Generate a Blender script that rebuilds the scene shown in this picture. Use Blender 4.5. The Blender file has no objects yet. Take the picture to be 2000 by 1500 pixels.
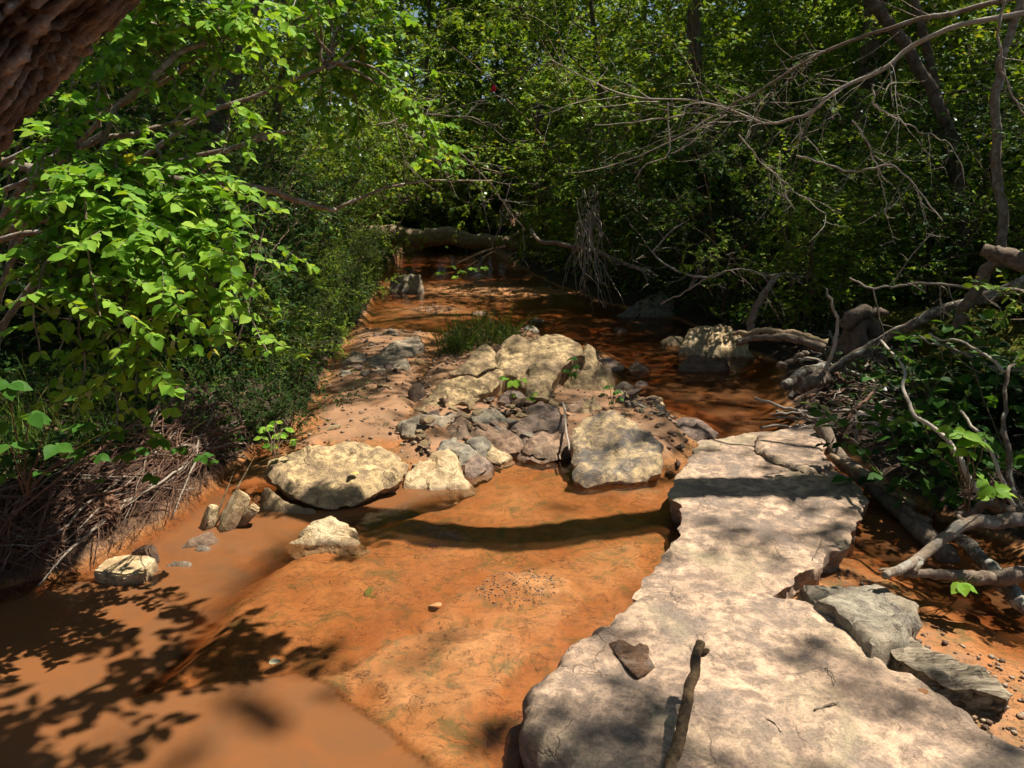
import bpy, bmesh, math, random
import numpy as np
from mathutils import Vector, Matrix, geometry

# ------------------------------------------------------------------ camera
SC = bpy.context.scene
COL = SC.collection
FPX, PITCH, CAMH = 1511.0, math.radians(14.3), 1.5
cam_d = bpy.data.cameras.new('camera')
cam_d.sensor_width = 36.0
cam_d.lens = 36.0 * FPX / 2000.0
cam_d.clip_start, cam_d.clip_end = 0.05, 2000.0
cam = bpy.data.objects.new('camera', cam_d)
cam.location = (0, 0, CAMH)
cam.rotation_euler = (math.pi / 2 - PITCH, 0, 0)
COL.objects.link(cam)
SC.camera = cam

# ------------------------------------------------------------------ sky and sun
SUN = Vector((0.42, 0.16, 0.893)).normalized()          # towards the sun
EL, ROT = math.asin(SUN.z), math.atan2(SUN.x, SUN.y)
world = bpy.data.worlds.new('World')
SC.world = world
world.use_nodes = True
wn = world.node_tree
sky = wn.nodes.new('ShaderNodeTexSky')
sky.sky_type = 'NISHITA'
sky.sun_disc = False
sky.sun_elevation, sky.sun_rotation = EL, ROT
wn.links.new(sky.outputs[0], wn.nodes['Background'].inputs[0])
wn.nodes['Background'].inputs[1].default_value = 0.05
sun_d = bpy.data.lights.new('sun', 'SUN')
sun_d.energy, sun_d.angle, sun_d.color = 5.0, math.radians(0.53), (1.0, 0.91, 0.77)
sun_o = bpy.data.objects.new('sun', sun_d)
sun_o.rotation_euler = SUN.to_track_quat('Z', 'Y').to_euler()
sun_o.location = (5, 2, 20)
COL.objects.link(sun_o)
SC.view_settings.view_transform = 'Standard'
SC.view_settings.look = 'None'
SC.view_settings.exposure = 0.93
SC.view_settings.gamma = 1.0
SC.render.engine = 'CYCLES'
cy = SC.cycles
cy.use_denoising = True
cy.max_bounces, cy.diffuse_bounces, cy.glossy_bounces = 4, 2, 1
cy.transmission_bounces, cy.transparent_max_bounces = 4, 8
cy.caustics_reflective = cy.caustics_refractive = False
cy.sample_clamp_indirect = 4.0
cy.use_adaptive_sampling = True
cy.adaptive_threshold = 0.03
cy.use_light_tree = False

# ------------------------------------------------------------------ helpers
RND = random.Random(7)
RNG = np.random.default_rng(11)
CP, SP = math.cos(PITCH), math.sin(PITCH)

def ray(px, py):
    u, v = (px - 1000) / FPX, (750 - py) / FPX
    return np.array([u, CP + v * SP, -SP + v * CP])

def G(px, py, z=0.0):                       # photo pixel -> point on the level plane z
    d = ray(px, py)
    t = (z - CAMH) / d[2]
    return np.array([d[0] * t, d[1] * t, z])

def P(px, py, Y):                           # photo pixel -> point Y metres ahead
    d = ray(px, py)
    t = Y / d[1]
    return np.array([d[0] * t, Y, CAMH + d[2] * t])

def c2(x, y): return (650 + x * .35, y * .35)
def c3(x, y): return (1300 + x * .35, y * .35)
def c5(x, y): return (650 + x * .35, 480 + y * .35)
def c6(x, y): return (1300 + x * .35, 480 + y * .35)
def c7(x, y): return (x * .4, 900 + y * .4)
def c8(x, y): return (1200 + x * .4, 900 + y * .4)

def _hash(ix, iy, iz, seed):
    n = (ix.astype(np.int64) * 374761393 + iy.astype(np.int64) * 668265263 + iz.astype(np.int64) * 2147483647 + seed * 974634777) & 0xFFFFFFFF
    n = ((n ^ (n >> 13)) * 1274126177) & 0xFFFFFFFF
    n = (n ^ (n >> 16)) & 0xFFFFFFFF
    return n / 4294967295.0

def vn(p, seed=0):                          # value noise on (N,3), -1..1
    f = np.floor(p); t = p - f; t = t * t * (3 - 2 * t)
    ix, iy, iz = f[:, 0], f[:, 1], f[:, 2]
    r = 0
    for a in (0, 1):
        wx = t[:, 0] if a else 1 - t[:, 0]
        for b in (0, 1):
            wy = t[:, 1] if b else 1 - t[:, 1]
            for c in (0, 1):
                wz = t[:, 2] if c else 1 - t[:, 2]
                r = r + wx * wy * wz * _hash(ix + a, iy + b, iz + c, seed)
    return r * 2 - 1

def fbm(p, seed=0, oct=4, lac=2.1, gain=.5):
    r, a = 0, 1.0
    for o in range(oct):
        r = r + a * vn(p * lac ** o, seed + o * 17)
        a *= gain
    return r

def p3(x, y, z=0.0):
    return np.stack([np.asarray(x, float), np.asarray(y, float), np.zeros_like(np.asarray(x, float)) + z], 1)

def mesh_np(name, V, faces, smooth=True, sharp=None, attrs=None):
    """V (N,3); faces: list of (M,k) int arrays (or lists of index tuples)"""
    me = bpy.data.meshes.new(name)
    V = np.asarray(V, np.float32)
    loops, starts, tot = [], [], 0
    for F in faces:
        F = np.asarray(F, np.int32)
        if F.size == 0: continue
        k = F.shape[1]
        loops.append(F.ravel())
        starts.append(tot + np.arange(len(F)) * k)
        tot += F.size
    L, S = np.concatenate(loops), np.concatenate(starts)
    me.vertices.add(len(V)); me.vertices.foreach_set('co', V.ravel())
    me.loops.add(len(L)); me.loops.foreach_set('vertex_index', L)
    me.polygons.add(len(S)); me.polygons.foreach_set('loop_start', S.astype(np.int32))
    me.update(calc_edges=True)
    if smooth:
        me.polygons.foreach_set('use_smooth', np.ones(len(S), bool))
        if sharp: me.set_sharp_from_angle(angle=math.radians(sharp))
    for k, a in (attrs or {}).items():
        at = me.attributes.new(k, 'FLOAT', 'POINT')
        at.data.foreach_set('value', np.asarray(a, np.float32))
    me.validate()
    return me

def put(name, me, mat=None, parent=None, loc=(0, 0, 0), rot=None, scale=None):
    o = bpy.data.objects.new(name, me)
    if me is not None and mat is not None and len(me.materials) == 0:
        me.materials.append(mat)
    COL.objects.link(o)
    if parent: o.parent = parent
    o.location = loc
    if rot is not None: o.rotation_euler = rot
    if scale is not None: o.scale = (scale,) * 3 if np.isscalar(scale) else scale
    return o

def tag(o, label, cat, group=None, kind=None):
    o['label'] = label; o['category'] = cat
    if group: o['group'] = group
    if kind: o['kind'] = kind
    return o

def thing(name, loc, label, cat, group=None):
    o = bpy.data.objects.new(name, None)
    o.empty_display_size = .1
    COL.objects.link(o); o.location = loc
    return tag(o, label, cat, group)

class MB:
    """collects tubes and loose faces into one mesh"""
    def __init__(s): s.V, s.Q, s.T, s.n = [], [], [], 0
    def add(s, V, Q=None, T=None):
        V = np.asarray(V, float)
        if Q is not None and len(Q): s.Q.append(np.asarray(Q) + s.n)
        if T is not None and len(T): s.T.append(np.asarray(T) + s.n)
        s.V.append(V); s.n += len(V)
    def tube(s, pts, rad, sides=6, rough=0, seed=0, cap=True):
        pts = np.asarray(pts, float); n = len(pts)
        rad = np.broadcast_to(np.asarray(rad, float), (n,))
        tan = np.gradient(pts, axis=0)
        tan /= np.linalg.norm(tan, axis=1)[:, None] + 1e-9
        a = np.array([0, 0, 1.0]) if abs(tan[0, 2]) < .9 else np.array([1.0, 0, 0])
        nrm = np.empty_like(pts)
        for i in range(n):
            a = a - tan[i] * a.dot(tan[i]); a /= np.linalg.norm(a) + 1e-9
            nrm[i] = a
        bi = np.cross(tan, nrm)
        th = np.arange(sides) / sides * 2 * np.pi
        ring = nrm[:, None] * np.cos(th)[None, :, None] + bi[:, None] * np.sin(th)[None, :, None]
        V = pts[:, None] + ring * rad[:, None, None]
        if rough:
            f = fbm((V / max(rad.max(), 1e-4) * .9).reshape(-1, 3), seed, 3).reshape(n, sides)
            V = pts[:, None] + ring * (rad[:, None] * (1 + rough * f))[:, :, None]
        i = np.arange(n - 1)[:, None] * sides; j = np.arange(sides)[None]; k = (j + 1) % sides
        Q = np.stack([i + j, i + k, i + sides + k, i + sides + j], 2).reshape(-1, 4)
        V = V.reshape(-1, 3)
        T = []
        if cap:
            V = np.vstack([V, pts[:1], pts[-1:]])
            c0, c1 = n * sides, n * sides + 1
            for q in range(sides):
                T.append((c0, (q + 1) % sides, q))
                T.append((c1, (n - 1) * sides + q, (n - 1) * sides + (q + 1) % sides))
        s.add(V, Q, T)
    def mesh(s, name, smooth=True, sharp=None, attrs=None, origin=(0, 0, 0)):
        F = []
        if s.Q: F.append(np.vstack(s.Q))
        if s.T: F.append(np.vstack(s.T))
        return mesh_np(name, np.vstack(s.V) - np.asarray(origin), F, smooth, sharp, attrs)

def curve(pts, n=24, wob=0, seed=0, freq=6.0):
    """Catmull-Rom through pts, n samples, with a little wobble"""
    p = np.asarray(pts, float)
    if len(p) == 2: p = np.vstack([p[0], (p[0] + p[1]) / 2, p[1]])
    q = np.vstack([2 * p[0] - p[1], p, 2 * p[-1] - p[-2]])
    m = len(p) - 1
    t = np.linspace(0, m - 1e-6, n); i = t.astype(int); f = (t - i)[:, None]
    a, b, c, d = q[i], q[i + 1], q[i + 2], q[i + 3]
    r = .5 * (2 * b + (c - a) * f + (2 * a - 5 * b + 4 * c - d) * f ** 2 + (3 * b - a - 3 * c + d) * f ** 3)
    if wob:
        s = np.linspace(0, freq, n)
        for k in range(3):
            r[:, k] += wob * fbm(p3(s, s * 0 + seed * 3.7 + k * 11.3), seed + k, 2)
    return r

# ------------------------------------------------------------------ materials
class NT:
    def __init__(s, name):
        s.m = bpy.data.materials.new(name); s.m.use_nodes = True
        s.t = s.m.node_tree; s.t.nodes.clear()
        s.out = s.n('OutputMaterial')
    def n(s, kind, **kw):
        nd = s.t.nodes.new('ShaderNode' + kind)
        for k, v in kw.items():
            if k.startswith('i_'):
                key = k[2:]; key = int(key) if key.isdigit() else key.replace('_', ' ')
                nd.inputs[key].default_value = v
            else: setattr(nd, k, v)
        return nd
    def l(s, a, b): s.t.links.new(a, b)
    def noise(s, vec, scale, detail=4, rough=.55, dist=0.0):
        nd = s.n('TexNoise', i_Scale=scale, i_Detail=detail, i_Roughness=rough, i_Distortion=dist)
        if vec is not None: s.l(vec, nd.inputs['Vector'])
        return nd.outputs[0]
    def ramp(s, fac, stops, interp='LINEAR'):
        nd = s.n('ValToRGB'); cr = nd.color_ramp; cr.interpolation = interp
        while len(cr.elements) < len(stops): cr.elements.new(.5)
        for e, (p, c) in zip(cr.elements, stops):
            e.position = p
            e.color = (c, c, c, 1) if np.isscalar(c) else (*c, 1)
        s.l(fac, nd.inputs[0]); return nd.outputs[0]
    def mix(s, fac, a, b, mode='MIX'):
        nd = s.n('MixRGB', blend_type=mode)
        for i, v in enumerate((fac, a, b)):
            if hasattr(v, 'is_linked'): s.l(v, nd.inputs[i])
            elif i == 0: nd.inputs[0].default_value = v
            else: nd.inputs[i].default_value = (*v, 1) if not np.isscalar(v) else (v, v, v, 1)
        return nd.outputs[0]
    def math(s, op, a, b=0.0, clamp=False):
        nd = s.n('Math', operation=op, use_clamp=clamp)
        for i, v in enumerate((a, b)):
            if hasattr(v, 'is_linked'): s.l(v, nd.inputs[i])
            else: nd.inputs[i].default_value = v
        return nd.outputs[0]
    def bump(s, h, strength=.5, dist=.01, nrm=None):
        nd = s.n('Bump', i_Strength=strength, i_Distance=dist)
        s.l(h, nd.inputs['Height'])
        if nrm is not None: s.l(nrm, nd.inputs['Normal'])
        return nd.outputs[0]
    def principled(s, col, rough=.8, nrm=None, spec=.3):
        b = s.n('BsdfPrincipled')
        b.inputs['Specular IOR Level'].default_value = spec
        if hasattr(col, 'is_linked'): s.l(col, b.inputs['Base Color'])
        else: b.inputs['Base Color'].default_value = (*col, 1)
        if hasattr(rough, 'is_linked'): s.l(rough, b.inputs['Roughness'])
        else: b.inputs['Roughness'].default_value = rough
        if nrm is not None: s.l(nrm, b.inputs['Normal'])
        s.l(b.outputs[0], s.out.inputs[0]); return b
    def objvec(s):
        tc = s.n('TexCoord'); oi = s.n('ObjectInfo')
        ad = s.n('VectorMath', operation='ADD'); ml = s.n('VectorMath', operation='SCALE')
        cb = s.n('CombineXYZ')
        for k in range(3): s.l(oi.outputs['Random'], cb.inputs[k])
        s.l(cb.outputs[0], ml.inputs[0]); ml.inputs['Scale'].default_value = 37.0
        s.l(tc.outputs['Object'], ad.inputs[0]); s.l(ml.outputs[0], ad.inputs[1])
        return ad.outputs[0]

def rock_mat(name, light, mid, dark, stain=None, scale=1.0, crack=.5, stain_amt=.5, rough=.85, bump=1.0, wrinkle=0, patch=None):
    t = NT(name); v = t.objvec()
    big = t.noise(v, 5 * scale, 4, .6, .6)
    med = t.noise(v, 22 * scale, 6, .65, .3)
    fine = t.noise(v, 140 * scale, 5, .7)
    col = t.mix(t.ramp(big, [(.35, 0), (.65, 1)]), mid, light)
    col = t.mix(t.ramp(med, [(.42, .95), (.60, 0)]), col, dark)
    if stain:
        s2 = t.noise(v, 3.2 * scale, 5, .7, 1.2)
        col = t.mix(t.math('MULTIPLY', t.ramp(s2, [(.47, 0), (.60, 1)]), stain_amt), col, stain)
    if patch: col = t.mix(t.math('MULTIPLY', t.ramp(t.noise(v, 2.6 * scale, 5, .65, .8), [(.52, 0), (.64, 1)]), .6), col, patch)
    if wrinkle:
        w_ = t.noise(v, 19 * scale, 6, .6, .9); wf = t.math('FRACT', t.math('MULTIPLY', w_, 7.0))
        wl_ = t.math('MULTIPLY', t.ramp(wf, [(0, 1), (.09, 0), (.95, 0), (1, 1)]), t.ramp(t.noise(v, 12 * scale, 3), [(.42, 0), (.6, 1)]))
        col = t.mix(t.math('MULTIPLY', wl_, wrinkle), col, tuple(c * .45 for c in dark))
    col = t.mix(.6, col, t.ramp(fine, [(.3, .3), (.5, .9), (.75, 1.2)]), 'MULTIPLY')
    # thin wandering cracks, dirt-filled
    dv = t.n('VectorMath', operation='ADD')
    nz = t.n('TexNoise', i_Scale=7 * scale, i_Detail=5.0); t.l(v, nz.inputs['Vector'])
    sc = t.n('VectorMath', operation='SCALE'); sc.inputs['Scale'].default_value = .25 / scale
    t.l(nz.outputs['Color'], sc.inputs[0]); t.l(v, dv.inputs[0]); t.l(sc.outputs[0], dv.inputs[1])
    vo = t.n('TexVoronoi', feature='DISTANCE_TO_EDGE', i_Scale=4.5 * scale); t.l(dv.outputs[0], vo.inputs['Vector'])
    gate = t.ramp(t.noise(v, 6 * scale, 2), [(.48, 0), (.6, 1)])
    ck = t.math('MULTIPLY', t.ramp(vo.outputs[0], [(.0, 1), (.018, 0)]), gate)
    col = t.mix(t.math('MULTIPLY', ck, crack), col, tuple(c * .18 for c in dark))
    # wet band just above the water line
    ge = t.n('NewGeometry'); sx = t.n('SeparateXYZ'); t.l(ge.outputs['Position'], sx.inputs[0])
    wl = t.math('ADD', sx.outputs[2], t.math('MULTIPLY', t.noise(v, 14, 3), -.03))
    wet = t.ramp(t.math('MULTIPLY', t.math('ADD', wl, .02), 20, True), [(.0, 1), (.55, 0)])
    col = t.mix(t.math('MULTIPLY', wet, .6), col, (.12, .065, .035))
    fl = t.noise(v, 6.5 * scale, 7, .62, .5)
    ff = t.math('FRACT', t.math('MULTIPLY', fl, 8.0))
    ln = t.math('MULTIPLY', t.ramp(ff, [(0, 1), (.05, 0), (.97, 0), (1, 1)]), t.ramp(t.noise(v, 9 * scale, 3), [(.45, 0), (.58, 1)]))
    col = t.mix(t.math('MULTIPLY', ln, .55), col, tuple(c * .35 for c in dark))
    h = t.math('ADD', t.math('MULTIPLY', med, 1.1), t.math('MULTIPLY', fine, .4))
    h = t.math('ADD', h, t.math('MULTIPLY', ff, .22))
    h = t.math('SUBTRACT', h, t.math('MULTIPLY', ck, .5))
    n = t.bump(h, .7 * bump, .014)
    t.principled(col, t.math('SUBTRACT', rough, t.math('MULTIPLY', wet, .45)), n, .35)
    return t.m

def bark_mat(name, a, b, scale=1.0, lichen=None, bump=.7, lich_amt=.6):
    t = NT(name); tc = t.n('TexCoord'); v = t.objvec()
    n1 = t.noise(v, 30 * scale, 6, .7, .8); n2 = t.noise(v, 120 * scale, 5, .7)
    col = t.mix(t.ramp(n1, [(.35, 0), (.65, 1)]), a, b)
    col = t.mix(.5, col, t.ramp(n2, [(.3, .4), (.7, 1.2)]), 'MULTIPLY')
    if lichen:
        col = t.mix(t.math('MULTIPLY', t.ramp(t.noise(v, 12 * scale, 5, .75), [(.5, 0), (.58, 1)]), lich_amt), col, lichen)
    n = t.bump(t.math('ADD', n1, t.math('MULTIPLY', n2, .5)), bump, .01)
    t.principled(col, .9, n, .2)
    return t.m

def leaf_mat(name, cols, trans=.4, yellow=1.15, use_obj=False, gloss=.014):
    """cols: ramp stops of leaf colours by a random number per leaf"""
    t = NT(name)
    if use_obj: r = t.n('ObjectInfo').outputs['Random']
    else:
        at = t.n('Attribute', attribute_name='rnd'); r = at.outputs['Fac']
    col = t.ramp(r, cols)
    ge = t.n('NewGeometry')
    nz = t.noise(ge.outputs['Position'], 60, 3)
    col = t.mix(.5, col, t.ramp(nz, [(.3, .7), (.7, 1.15)]), 'MULTIPLY')
    tr = t.mix(1.0, col, (1.15 * yellow, 1.15, .4), 'MULTIPLY')
    d = t.n('BsdfDiffuse'); t.l(col, d.inputs[0])
    x = t.n('BsdfTranslucent'); t.l(tr, x.inputs[0])
    m = t.n('MixShader', i_0=trans); t.l(d.outputs[0], m.inputs[1]); t.l(x.outputs[0], m.inputs[2])
    g = t.n('BsdfGlossy', i_Roughness=.5); g.inputs[0].default_value = (.9, .95, 1, 1)
    lw = t.n('Fresnel', i_IOR=1.38)
    m2 = t.n('MixShader'); t.l(t.math('MULTIPLY', lw.outputs[0], gloss * 10, True), m2.inputs[0])
    t.l(m.outputs[0], m2.inputs[1]); t.l(g.outputs[0], m2.inputs[2])
    t.l(m2.outputs[0], t.out.inputs[0])
    return t.m

def plain_mat(name, col, rough=.8, var=.4, scale=40, spec=.3):
    t = NT(name); v = t.objvec()
    n1 = t.noise(v, scale, 5, .65)
    c = t.mix(1.0, t.mix(0, col, col), t.ramp(n1, [(.3, 1 - var), (.7, 1 + var * .5)]), 'MULTIPLY')
    t.principled(c, rough, t.bump(n1, .4, .004), spec)
    return t.m

# ------------------------------------------------------------------ ground and stream bed
def sdist(poly, X, Y):
    """signed distance to polygon, positive inside"""
    p = np.asarray(poly, float)[:, :2]; q = np.roll(p, -1, 0)
    d2 = np.full(X.shape, 1e18); ins = np.zeros(X.shape, bool)
    for (ax, ay), (bx, by) in zip(p, q):
        ex, ey = bx - ax, by - ay
        t = np.clip(((X - ax) * ex + (Y - ay) * ey) / (ex * ex + ey * ey + 1e-12), 0, 1)
        d2 = np.minimum(d2, (X - ax - t * ex) ** 2 + (Y - ay - t * ey) ** 2)
        c = (ay > Y) != (by > Y)
        if ey != 0: ins ^= c & (X < ex * (Y - ay) / ey + ax)
    return np.sqrt(d2) * np.where(ins, 1, -1)

def gp(pts, z=0.0): return [tuple(G(x, y, z)[:2]) for x, y in pts]
LEFT = gp([(-900, 1420), (-300, 1260), (0, 1150), (150, 1108), (320, 1015), (415, 945), (490, 885), (580, 842), (620, 778), (645, 710),
           (690, 645), (735, 575), (755, 520), (790, 497), (850, 480)]) + [(-.6, 22.5), (.25, 26), (.25, 400), (-300, 400), (-300, -60), (-4, -60), (-3.5, 0)]
RIGHT = gp([(2300, 1250), (2000, 1085), (1850, 1010), (1760, 965), (1690, 925), (1640, 885), (1570, 840), (1545, 800), (1540, 745), (1500, 700),
            (1400, 660), (1330, 625), (1200, 598), (1110, 568), (1040, 535), (990, 510), (960, 490), (930, 476)]) + \
        [(.3, 21.5), (.25, 26), (.25, 400), (300, 400), (300, -60), (5, -60), (3.2, 0)]
WASH = gp([(500, 915), (640, 880), (800, 872), (830, 800), (850, 720), (840, 650), (700, 640), (640, 720), (590, 850)])
ISLE = gp([(760, 905), (850, 915), (940, 900), (1000, 878), (1120, 885), (1300, 905), (1370, 862), (1300, 800), (1200, 760), (1180, 690),
           (1020, 650), (860, 655), (825, 720), (790, 850)])
BAR = gp([(840, 563), (930, 556), (1060, 560), (1130, 572), (1040, 578), (900, 576)])
HUMP = gp([(810, 604), (850, 597), (890, 603), (850, 612)])
MUD = gp([(1490, 1160), (1570, 1120), (1620, 1095), (1700, 1150), (1800, 1215), (1900, 1270), (2050, 1340), (2300, 1500), (2100, 1600), (1700, 1300)])
LEDGE = gp([(250, 1372), (420, 1350), (560, 1338), (650, 1370), (720, 1430), (800, 1490), (950, 1560), (1250, 1560), (1340, 1400), (1330, 940), (1100, 880),
            (950, 890), (850, 980), (700, 1020), (560, 1075), (510, 1115), (430, 1200), (330, 1290)], -.03)
FLAKE = [gp(q, -.03) for q in ([(560, 1338), (650, 1330), (760, 1290), (900, 1180), (1010, 1130), (1100, 1140), (1160, 1200), (1080, 1290), (1000, 1400), (1000, 1540), (820, 1480), (700, 1400)],
                               [(700, 1330), (790, 1260), (920, 1240), (1040, 1260), (1010, 1360), (900, 1430), (780, 1400)],
                               [(1000, 1140), (1120, 1090), (1260, 1060), (1250, 1140), (1150, 1190), (1060, 1180)])]

def terrain(X, Y, soil=False):
    X = np.asarray(X, float); Y = np.asarray(Y, float); sh = X.shape
    X, Y = X.ravel(), Y.ravel()
    wx = X + .05 * fbm(p3(X * 2.3, Y * 2.3), 3, 4); wy = Y + .05 * fbm(p3(X * 2.3, Y * 2.3, 9), 5, 4)
    far = np.clip((Y - 4) / 8, 0, 1)
    bed = -.17 - .05 * fbm(p3(X * 1.2, Y * 1.2), 21, 3) + .09 * far
    led = sdist(LEDGE, wx, wy)
    lz = -.034 + .006 * fbm(p3(X * 4, Y * 4), 30, 3)
    for k, fl in enumerate(FLAKE):
        lz = lz + .017 * np.clip(sdist(fl, wx + .03 * fbm(p3(X * 9, Y * 9), 50 + k, 3), wy) / .012, 0, 1)
    f = fbm(p3(X * 3.2, Y * 5), 33, 5) * 2.2
    lz = lz + .004 * (np.floor(f) + np.clip((f - np.floor(f)) * 6, 0, 1) - f)
    wdt = np.where((X < -.15) & (Y > 2.15), .03 + .25 * np.clip((Y - 2.15) / .3, 0, 1), .03)
    s = np.clip(led / wdt + .5, 0, 1); s = s * s * (3 - 2 * s)
    z = bed * (1 - s) + lz * s
    dl = sdist(LEFT, wx, wy)
    zl = np.where(dl > 0, np.minimum(dl * (2.4 - 1.7 * np.clip((Y - 3.4) / .8, 0, 1)), .36 - .2 * np.clip((Y - 3.6) / 2, 0, 1)) + np.clip(dl - .1, 0, 12) * .13, dl * .9)
    dr = sdist(RIGHT, wx, wy)
    zr = np.where(dr > 0, np.minimum(dr * .5, .08) + np.clip(dr - .15, 0, 14) * .14, dr * .5)
    z = np.maximum(z, np.maximum(zl, -.35)); z = np.maximum(z, np.maximum(zr, -.35))
    for poly, hh, sl in ((WASH, .05, .25), (ISLE, .07, .4), (BAR, .02, .05), (HUMP, .03, .08), (MUD, .022, .25)):
        d = sdist(poly, wx, wy)
        z = np.maximum(z, np.where(np.abs(d) < 4, np.minimum(d * sl, hh), -9))
    land = np.clip(z / .1, 0, 1)
    z = z + land * (.05 * fbm(p3(X * 1.5, Y * 1.5), 40, 4)) + .006 * fbm(p3(X * 14, Y * 14), 44, 3)
    d2 = np.hypot(X, Y)
    z = z + np.clip((d2 - 14) / 40, 0, 1) * 2.0 * (np.maximum(dl, dr) > 0)
    if soil: return z.reshape(sh), np.clip(np.maximum(dl, dr) / .1, 0, 1).reshape(sh)
    return z.reshape(sh)

def tz(x, y): return float(terrain(np.array([x]), np.array([y]))[0])

ys = [1.15]
while ys[-1] < 70: ys.append(ys[-1] + max(.016, .0078 * ys[-1]))
ys = np.array([-60, -30, -15, -8, -4, -2, -1, -.4, 0, .3, .55, .75, .9, 1.0, 1.08] + ys + [80, 100, 140, 200, 380])
xs = np.arange(0, 2.6, .022); g = [xs[-1]]
while g[-1] < 70: g.append(g[-1] * 1.035)
xs = np.concatenate([xs, g[1:], [90, 140, 250]])
xs = np.concatenate([-xs[:0:-1], xs])
GX, GY = np.meshgrid(xs, ys)
GZ, GS = terrain(GX, GY, True)
nx, ny = len(xs), len(ys)
ii = np.arange(ny - 1)[:, None] * nx + np.arange(nx - 1)[None]
QUADS = np.stack([ii, ii + 1, ii + nx + 1, ii + nx], 2).reshape(-1, 4)

def ground_mat():
    t = NT('ground_soil'); ge = t.n('NewGeometry'); v = ge.outputs['Position']
    sx = t.n('SeparateXYZ'); t.l(v, sx.inputs[0]); z = sx.outputs[2]
    n1 = t.noise(v, 3, 5, .6, .5); n2 = t.noise(v, 18, 6, .65, .4); n3 = t.noise(v, 120, 5, .7)
    sed = t.mix(t.ramp(n1, [(.35, 0), (.65, 1)]), (.30, .112, .032), (.39, .18, .066))
    sed = t.mix(t.ramp(n2, [(.48, 0), (.62, .9)]), sed, (.24, .105, .035))
    # dirt caught along the broken edges of the thin rock sheets
    mp = t.n('Mapping'); mp.inputs['Scale'].default_value = (1, 1.6, 1); t.l(v, mp.inputs[0])
    c1 = t.noise(mp.outputs[0], 2.2, 7, .6, .5)
    fr = t.math('FRACT', t.math('MULTIPLY', c1, 9.0))
    line = t.ramp(fr, [(.0, 1), (.06, .0), (.97, .0), (1, 1)])
    line = t.math('MULTIPLY', line, t.ramp(t.noise(v, 5, 3), [(.34, 0), (.48, 1)]))
    sed = t.mix(t.math('MULTIPLY', line, .95), sed, (.05, .026, .012))
    alg = t.math('MULTIPLY', t.ramp(t.noise(v, 7, 6, .75, 1.0), [(.52, 0), (.62, 1)]), .75)
    sed = t.mix(alg, sed, (.13, .10, .035))
    c2_ = t.noise(mp.outputs[0], 9, 6, .62, .8); f2_ = t.math('FRACT', t.math('MULTIPLY', c2_, 6.0))
    l2_ = t.math('MULTIPLY', t.ramp(f2_, [(0, 1), (.07, 0), (.95, 0), (1, 1)]), t.ramp(t.noise(v, 4, 4, .6), [(.45, 0), (.58, .95)]))
    sed = t.mix(l2_, sed, (.055, .035, .014))
    sp_ = t.math('MULTIPLY', t.ramp(t.noise(v, 70, 4, .7), [(.60, 0), (.66, 1)]), t.ramp(t.noise(v, 5.5, 3), [(.5, 0), (.62, .9)]))
    sed = t.mix(sp_, sed, (.045, .04, .015))
    sed = t.mix(.35, sed, t.ramp(n3, [(.3, .5), (.7, 1.25)]), 'MULTIPLY')
    sed = t.mix(t.math('MULTIPLY', t.ramp(z, [(.015, 0), (.035, 1)]), t.ramp(n1, [(.3, .9), (.7, .45)])), sed, (.27, .165, .10))
    soil = t.mix(t.ramp(n2, [(.4, 0), (.6, 1)]), (.055, .032, .02), (.028, .019, .013))
    soil = t.mix(t.ramp(n3, [(.55, 0), (.7, .6)]), soil, (.11, .07, .045))
    sa = t.n('Attribute', attribute_name='soil')
    k = t.ramp(t.math('ADD', sa.outputs['Fac'], t.math('MULTIPLY', t.math('SUBTRACT', n2, .5), .7)), [(.15, 0), (.5, 1)])
    col = t.mix(k, sed, soil)
    damp = t.ramp(t.math('MULTIPLY', t.math('ADD', z, .02), 12, True), [(0, 1), (.8, 0)])
    h = t.math('ADD', t.math('MULTIPLY', n2, .6), t.math('MULTIPLY', n3, .3))
    h = t.math('SUBTRACT', h, t.math('MULTIPLY', line, .3))
    t.principled(col, .85, t.bump(h, .5, .012), .3)
    return t.m

M_GROUND = ground_mat()
ground = put('ground', mesh_np('ground', np.stack([GX, GY, GZ], 2).reshape(-1, 3), [QUADS], attrs={'soil': GS.ravel()}), M_GROUND)
ground['kind'] = 'structure'

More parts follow.
